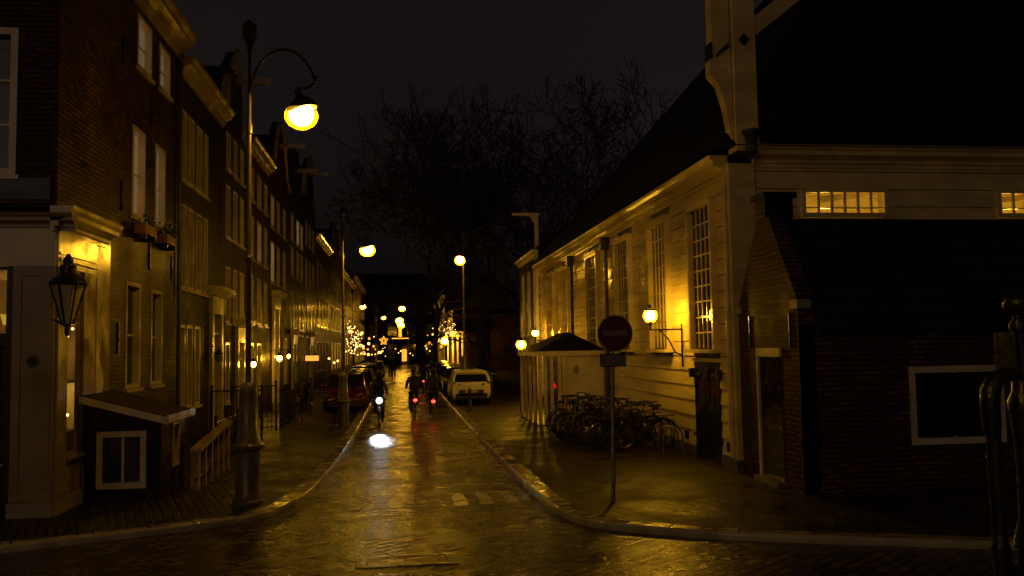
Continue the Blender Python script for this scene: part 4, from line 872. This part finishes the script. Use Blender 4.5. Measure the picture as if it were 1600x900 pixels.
# ================================================================== cars
def make_car(label, paint, L_=4.1, W=1.76, H=1.5, group=None, loc=(0,0,0), rot=0, lights=True):
    t = thing('parked_car', label, 'car', (0,0,0), group); hw = W/2
    # x = length axis (front at +y)
    sec = [(-.5,.42,.80,.86),(-.495,.30,.92,.93),(-.46,.24,1.0,.985),(-.38,.2,1.03,1),(-.2,.19,.99,1),(.1,.19,.97,1),(.24,.19,.97,1),(.34,.2,.90,.99),(.43,.22,.80,.97),(.48,.26,.70,.91),(.5,.34,.58,.84)]
    rings = []
    for f, zb, zt, w in sec:
        y = f*L_; zt *= H/1.5; a = hw*w; mid = zb+(zt-zb)*.45
        h = [(a*.86,zb),(a*.97,zb+.12),(a,mid),(a*.985,zt-.16),(a*.93,zt-.04),(a*.78,zt)]
        rings.append([(x,y,z) for x, z in h]+[(-x,y,z) for x, z in reversed(h)])
    body = obj('body', M().loft(rings), paint, t, True)
    cab = []; B_ = H/1.5
    for f, zr, wr in ((-.465,1.0*B_,.90),(-.43,1.22*B_,.86),(-.37,1.42*B_,.80),(-.3,1.47*B_,.78),(-.05,1.49*B_,.78),(.06,1.44*B_,.78),(.14,1.28*B_,.82),(.24,.98*B_,.88)):
        y = f*L_; a = hw
        cab.append([(a*.91,y,.95*B_),(a*(wr+.02),y,max(.96*B_, zr-.1)),(a*(wr-.1),y,max(.965*B_, zr)),(-a*(wr-.1),y,max(.965*B_, zr)),(-a*(wr+.02),y,max(.96*B_, zr-.1)),(-a*.91,y,.95*B_)])
    obj('glasshouse', M().loft(cab), K['glass'], t, True)
    rp = M(); rr_ = []
    for f, zr in ((-.40,1.40),(-.36,1.455),(-.3,1.487),(-.05,1.507),(.05,1.463)): rr_.append([(x*hw, f*L_, zr*B_-dz) for x, dz in ((.76,.09),(.7,.012),(.5,-.008),(-.5,-.008),(-.7,.012),(-.76,.09),(-.6,.11),(.6,.11))])
    rp.loft(rr_)
    for s in (-1, 1):
        rp.tube([(s*hw*.9,.235*L_,.97*B_),(s*hw*.80,.1*L_,1.33*B_),(s*hw*.74,.04*L_,1.45*B_)], .035, 6); rp.tube([(s*hw*.9,-.47*L_,1.0*B_),(s*hw*.84,-.43*L_,1.22*B_),(s*hw*.74,-.37*L_,1.43*B_)], .06, 6); rp.tube([(s*hw*.92,-.05*L_,.97*B_),(s*hw*.77,-.05*L_,1.45*B_)], .03, 6)
    obj('roof', rp, paint, t, True)
    sp_ = M().box(-hw*.7,-.425*L_,1.385*B_,hw*.7,-.37*L_,1.435*B_); obj('spoiler', sp_, paint, t, bevel=.01)
    for sx in (-1, 1):
        for fy in (-.31, .31):
            wv = obj('wheel', M().lathe([(.22,-.1),(.3,-.1),(.32,-.06),(.32,.06),(.3,.1),(.22,.1)], (sx*(hw-.1),fy*L_,.32), 20, 'x'), K['rubber'], t, True)
            rm_ = M().lathe([(.05,-.09),(.21,-.085),(.215,.085),(.05,.09)], (sx*(hw-.1),fy*L_,.32), 16, 'x'); obj('rim', rm_, K['steel'], wv, True)
        mr = M().ball((sx*(hw+.1),.17*L_,1.02*B_), .1, 10, 6, .75); mr.tube([(sx*hw*.9,.18*L_,.98*B_),(sx*(hw+.06),.17*L_,1.0*B_)], .025, 5); obj('mirror', mr, paint, t, True)
        hl = M().loft([[(sx*hw*a, .5*L_*b-.02, z) for a, b, z in ((.55,1.0,.62*B_),(.86,.935,.68*B_),(.88,.93,.78*B_),(.6,.985,.70*B_))], [(sx*hw*a, .5*L_*b+.03, z) for a, b, z in ((.55,1.0,.62*B_),(.86,.935,.68*B_),(.88,.93,.78*B_),(.6,.985,.70*B_))]]); obj('headlight', hl, K['chrome'], t)
        tl_ = M().loft([[(sx*hw*a, -.5*L_*b+.03, z) for a, b, z in ((.5,1.0,.86*B_),(.9,.955,.80*B_),(.92,.945,.97*B_),(.55,.985,.93*B_))], [(sx*hw*a, -.5*L_*b-.025, z) for a, b, z in ((.5,1.0,.86*B_),(.9,.955,.80*B_),(.92,.945,.97*B_),(.55,.985,.93*B_))]]); obj('tail_light', tl_, K['tailoff'], t)
    bp = M().box(-hw*.62,-.505*L_-.02,.52*B_,hw*.62,-.49*L_,.66*B_); bp.box(-hw*.8,-.5*L_-.0,.28,hw*.8,-.47*L_,.519); bf = M().box(-hw*.6,.49*L_,.34,hw*.6,.505*L_+.02,.5); bf.box(-hw*.8,.47*L_,.22,hw*.8,.5*L_+.01,.339); obj('front_bumper', bf, K['rubber'], t, bevel=.01); obj('rear_bumper', bp, K['rubber'], t, bevel=.01)
    np_ = M().box(-.26,-.505*L_-.032,.54,.26,-.505*L_-.022,.65); np_.box(-.26,.505*L_+.022,.38,.26,.505*L_+.03,.48); obj('number_plate', np_, K['plate'], t)
    t.location = loc; t.rotation_euler = (0,0,rot); return t
K['chrome'] = mat('headlight_chrome', (.6,.6,.58), .12, .2, 20, .1, 30, metal=.8); K['tailoff'] = mat('unlit_tail_lens', (.06,.008,.008), .15, .1); K['plate'] = mat('yellow_plate', (.5,.38,.05), .4)
def carpaint(n, c): 
    m = mat(n, c, .18, .1, 3, .03, 40); return m
cw_, cr_, ck2, cs2, cb2 = carpaint('white_car_paint', (.72,.70,.64)), carpaint('red_car_paint', (.08,.006,.006)), carpaint('black_car_paint', (.012,.012,.014)), carpaint('silver_car_paint', (.35,.35,.34)), carpaint('blue_car_paint', (.02,.03,.06))
make_car('white hatchback parked on the right, seen from behind', cw_, 4.0, 1.76, 1.52, 'cars parked on the right', (3.08,39.9,HP), 0)
mc = make_car('black car parked just beyond the white hatchback', ck2, 4.2, 1.76, 1.48, 'cars parked on the right', (3.1,47.0,HP), 0)
for y, lab in ((53,'black car, second beyond the white hatchback'),(59,'black car, third beyond the white hatchback'),(65,'black car, fourth beyond the white hatchback'),(71,'black car, fifth beyond the white hatchback')): dup(mc, (3.1,y,HP), 0, lab)
GL = 'cars parked along the left kerb'
make_car('dark red hatchback, nearest in the left row of parked cars', cr_, 4.0, 1.72, 1.5, GL, (-2.25,37.6,HP), PI)
k1 = make_car('black car parked behind the dark red hatchback', ck2, 4.2, 1.74, 1.46, GL, (-2.25,43.2,HP), PI)
k2 = make_car('silver car, third in the left row of parked cars', cs2, 4.3, 1.76, 1.45, GL, (-2.28,48.8,HP), PI)
k3 = make_car('dark blue car, fourth in the left row of parked cars', cb2, 4.1, 1.74, 1.5, GL, (-2.3,54.5,HP), PI)
dup(k2, (-2.3,60.5,HP), PI, 'silver car, fifth in the left row of parked cars'); dup(k1, (-2.3,66.5,HP), PI, 'black car, sixth in the left row of parked cars'); dup(k3, (-2.3,72.5,HP), PI, 'dark blue car, seventh in the left row of parked cars'); dup(k2, (-2.3,79,HP), PI, 'silver car, last in the left row of parked cars')

# ================================================================== trees
def tree(label, loc, H, spread, seed, depth=6, name='bare_tree', tr=.34, n1=6):
    rr = random.Random(seed); t = thing(name, label, 'tree', loc, 'bare winter trees on the square')
    big, small = M(), M(); mn = .03*loc[1]/66; base = Vector(loc)
    def grow(p, d, L_, r, lev):
        segs = 3; pts = [p]; rs = [r]; q = p; dd = d.copy()
        for i in range(segs):
            dd = (dd+Vector((rr.gauss(0,.16),rr.gauss(0,.16),rr.gauss(.05,.1)))).normalized(); q = q+dd*L_/segs; pts.append(q); rs.append(max(mn, r*(1-.34*(i+1)/segs)))
        (big if lev < 3 else small).tube(pts, rs, 6 if lev < 2 else (4 if lev < 4 else 3))
        if lev >= depth: return
        for k in range(2 if lev > 2 else 3):
            ang = rr.uniform(.35,.75)*spread; ax = dd.orthogonal().normalized(); ax.rotate(Matrix.Rotation(rr.uniform(0,2*PI), 3, dd)); nd = (dd*math.cos(ang)+ax*math.sin(ang)); nd.z += .12; nd.normalize()
            grow(pts[-1], nd, L_*rr.uniform(.68,.86), max(mn, rs[-1]*.76), lev+1)
        if lev > 0 and rr.random() < .8:
            ax = dd.orthogonal().normalized(); ax.rotate(Matrix.Rotation(rr.uniform(0,2*PI), 3, dd)); grow(pts[1], (dd*.6+ax).normalized(), L_*.6, rs[1]*.5, lev+2)
    grow(base, Vector((0,0,1)), H*.24, tr, 0)
    obj('trunk', big, K['bark'], t); obj('crown', small, K['bark'], t); return t
tree('largest bare tree rising behind the lamp at the middle of the view', (6.2,66,0), 27, 1.25, 21, 8, tr=.55)
tree('bare tree rising over the church roof from the square', (15.5,64,0), 27, 1.2, 5, 8, tr=.5)
tree('smaller bare tree to the left of the largest one', (3.6,86,0), 26, 1.25, 9, 7)
tree('bare tree between the two large trees on the square', (10.8,76,0), 25, 1.25, 14, 7)
tree('bare tree nearer the kiosk overhanging the hoist beam', (5.9,53,0), 10.5, 1.1, 17, 6, tr=.2)
def light_tree(label, x, y, n, seed, zc, rx, rz):
    t = thing('lit_street_tree', label, 'tree', (x,y,0)); rr = random.Random(seed)
    tk = M().tube([(x,y,0),(x+.05,y,1.5),(x,y,zc)], [.1,.08,.05], 6)
    tips = []
    for k in range(30):
        a = rr.uniform(0,2*PI); q = Vector((x+math.cos(a)*rx*rr.uniform(.4,1), y+math.sin(a)*rx*rr.uniform(.4,1), zc+rr.uniform(-.9,1)*rz)); tips.append(q); tk.tube([(x,y,zc-rz*.8),((x+q.x)/2,(y+q.y)/2,(zc-rz*.3+q.z)/2),q], [.03,.02,.006], 4)
    obj('trunk', tk, K['bark'], t); lb = M()
    for k in range(n):
        q = rr.choice(tips); f = rr.uniform(.2,1); p_ = Vector((x,y,zc-rz*.6)).lerp(q, f)+Vector((rr.gauss(0,.08),rr.gauss(0,.08),rr.gauss(0,.08))); lb.ball(p_, .035, 5, 4)
    obj('fairy_lights', lb, K['fairy'], t)
light_tree('street tree wrapped in fairy lights before the left houses', -3.75,71,130,1,3.7,.95,1.5)
light_tree('street tree with fairy lights on the right by the lit portal', 4.9,87.5,90,2,4.6,.9,.8)
light_tree('small street tree with fairy lights left of the lit portal', 3.6,87,70,3,3.9,.5,.9)
fs_ = thing('festoon_lights', 'string of warm bulbs along the left house fronts beyond the cars', 'string lights', (-3.0,70,2.4))
obj('cable', M().tube([(-5.4,70,2.9),(-3.9,70,2.5),(-2.6,70,2.3),(-1.3,70,2.45),(-1.2,70,0)], .01, 4), K['iron'], fs_)
rr = random.Random(4)
for k in range(10): f = k/9; obj('bulb', M().ball((-3.9+2.5*f, 70, 2.42-.2*math.sin(f*PI)+rr.uniform(-.12,.04)), .11 if k == 5 else rr.uniform(.05,.075), 8, 6), K['bulb'], fs_)
fs2 = thing('festoon_lights', 'three warm bulbs over the pavement behind the second street lamp', 'string lights', (-3.9,52,2.3))
for x, y, z in ((-4.15,52,2.1),(-3.85,52,1.85),(-3.65,52,1.95)): obj('bulb', M().ball((x,y,z), .07, 8, 6), K['bulb'], fs2)
obj('cable', M().tube([(-5.4,52,2.6),(-4.15,52,2.2),(-3.85,52,1.95),(-3.65,52,2.05),(-3.4,52,2.9)], .008, 4), K['iron'], fs2)
# star and banner decorations at the far end
stt = thing('star_decoration', 'glowing star decoration hung over the far left pavement', 'decoration', (-1.8,95,3.4))
pts = [(math.cos(PI/2+i*PI/5)*(.46 if i % 2 == 0 else .2), math.sin(PI/2+i*PI/5)*(.46 if i % 2 == 0 else .27)) for i in range(10)]
obj('star', M().tube([(-1.75+u*1.05,95,3.5+v*1.05) for u, v in pts], .06, 5, True), K['deco'], stt); obj('star_core', M().tube([(-1.75+u*.55,95.05,3.5+v*.55) for u, v in pts], .05, 5, True), K['deco'], stt); obj('cable', M().tube([(-5.4,95,5),(-1.75,95,4.12),(5.5,95,5)], .012, 4), K['iron'], stt)
bn = thing('lit_street_banner', 'tall glowing banner and light bar spanning the end of the street', 'decoration', (0,110,4))
obj('banner', M().box(-.15,109.9,4.1,.22,110,5.5), K['deco'], bn); obj('light_bar', M().box(-1.0,109.9,3.85,1.1,110,3.97), K['deco'], bn)
obj('stand', M().tube([(-.95,110,0),(-.95,110,3.85)], .05, 6).tube([(1.05,110,0),(1.05,110,3.85)], .05, 6), K['iron'], bn)
wl = thing('lit_shop_window', 'bright lit shop window at the very end of the street', 'shop window', (.4,139,1.5))
obj('frame', M().box(.2,139.6,0,1.2,139.9,2.9), K['iron'], wl); obj('pane', M().box(.3,139.55,.6,1.05,139.59,2.5), K['deco'], wl)
rr = random.Random(8)
fe = thing('festoon_lights', 'scattered warm bulbs strung across the far end of the street', 'string lights', (0,100,3))
obj('cable', M().tube([(-5.3,100,3.2),(0,100,2.2),(5.4,100,3.2)], .01, 4), K['iron'], fe)
for k in range(14): x = rr.uniform(-3.2,3.4); obj('bulb', M().ball((x,100,2.2+.036*x*x+rr.uniform(-.55,.5)), rr.uniform(.04,.09), 6, 5), K['bulb'], fe)
for k in range(26):
    sd = -1 if k % 3 else 1; y = 80+k*2.2; t = thing('shop_lantern', 'tiny glowing lantern on a far house front, one of the many lights down the street', 'lantern', (sd*5.3,y,2.6), 'small lanterns far down the street')
    z = rr.uniform(2.0,4.6); o_ = rr.uniform(.5,2.6); xb = -5.4+o_ if sd < 0 else 5.4-o_*.7
    obj('bracket', M().tube([(-5.4 if sd < 0 else 5.6,y,z+.3),(xb,y,z+.3),(xb,y,z+.1)], .012, 4), K['iron'], t); obj('bulb', M().ball((xb,y,z), rr.uniform(.08,.2), 8, 6, 1.1), K['bulb' if k % 2 else 'deco'], t, True)
# hedge and low wall beside the square on the right
gw = thing('garden_wall', 'low dark wall along the square behind the parked cars', 'wall', (5.4,70,0))
obj('masonry', M().box(5.3,50,0,5.5,88,1.0), K['brick_dark'], gw); obj('coping', M().box(5.25,50,1.002,5.55,88,1.08), K['grey'], gw)
# bollards by the kerb
bo = thing('bollard', 'dark cast iron bollard at the right kerb beyond the kiosk', 'bollard', (2.75,34.6,HP))
obj('shaft', M().lathe([(.09,0),(.09,.08),(.065,.12),(.055,.75),(.075,.8),(.06,.88),(.02,.93)], (2.75,34.6,HP), 12), K['iron'], bo, True)

# ================================================================== sky, light, camera
W = bpy.data.worlds.new('World'); S.world = W; W.use_nodes = True; nt = W.node_tree; N = nt.nodes.new; L = nt.links.new
bg = nt.nodes['Background']; sk = N('ShaderNodeTexSky'); sk.sky_type = 'NISHITA'; sk.sun_disc = False; sk.sun_elevation = rad(12); sk.sun_rotation = rad(200); sk.air_density = 1; sk.dust_density = 6
hs = N('ShaderNodeHueSaturation'); hs.inputs['Saturation'].default_value = .12; L(sk.outputs[0], hs.inputs['Color'])
mx = N('ShaderNodeMix'); mx.data_type = 'RGBA'; mx.blend_type = 'MULTIPLY'; mx.inputs[0].default_value = 1; L(hs.outputs[0], mx.inputs[6]); mx.inputs[7].default_value = (1,.72,.66,1)
tc = N('ShaderNodeTexCoord'); cn = N('ShaderNodeTexNoise'); cn.inputs['Scale'].default_value = 2.2; cn.inputs['Detail'].default_value = 5; L(tc.outputs['Generated'], cn.inputs[0])
cr = ramp(N, L, cn.outputs[0], .78, 1.22, .35, .65); m2 = N('ShaderNodeMix'); m2.data_type = 'RGBA'; m2.blend_type = 'MULTIPLY'; m2.inputs[0].default_value = 1; cc = N('ShaderNodeCombineColor'); [L(cr, cc.inputs[i]) for i in range(3)]
L(mx.outputs[2], m2.inputs[6]); L(cc.outputs[0], m2.inputs[7]); L(m2.outputs[2], bg.inputs[0]); bg.inputs[1].default_value = .0028
sun = bpy.data.lights.new('sky_glow', 'SUN'); sun.energy = .004; sun.angle = rad(40); sun.color = (1,.85,.75); so = bpy.data.objects.new('sky_glow', sun); COL.objects.link(so); so.rotation_euler = (rad(40),0,rad(-20))

cam = bpy.data.cameras.new('camera'); co = bpy.data.objects.new('camera', cam); COL.objects.link(co); S.camera = co
cam.sensor_width = 36; cam.lens = 1350/1600*36; cam.clip_end = 2000; cam.clip_start = .1
r, th, ps = rad(1.0), rad(3.894), rad(7.436)
f0 = Vector((math.sin(ps)*math.cos(th), math.cos(ps)*math.cos(th), math.sin(th))); r0 = Vector((math.cos(ps),-math.sin(ps),0)); u0 = r0.cross(f0)
Rv = r0*math.cos(r)-u0*math.sin(r); Uv = r0*math.sin(r)+u0*math.cos(r)
co.matrix_world = Matrix(((Rv.x,Uv.x,-f0.x,0),(Rv.y,Uv.y,-f0.y,0),(Rv.z,Uv.z,-f0.z,2.6),(0,0,0,1)))
S.view_settings.view_transform = 'Standard'; S.view_settings.look = 'None'; S.view_settings.exposure = 0; S.view_settings.gamma = 1
S.render.engine = 'CYCLES'; c = S.cycles; c.use_denoising = True; c.max_bounces = 6; c.sample_clamp_indirect = 4; c.use_light_tree = True; c.caustics_reflective = False; c.caustics_refractive = False
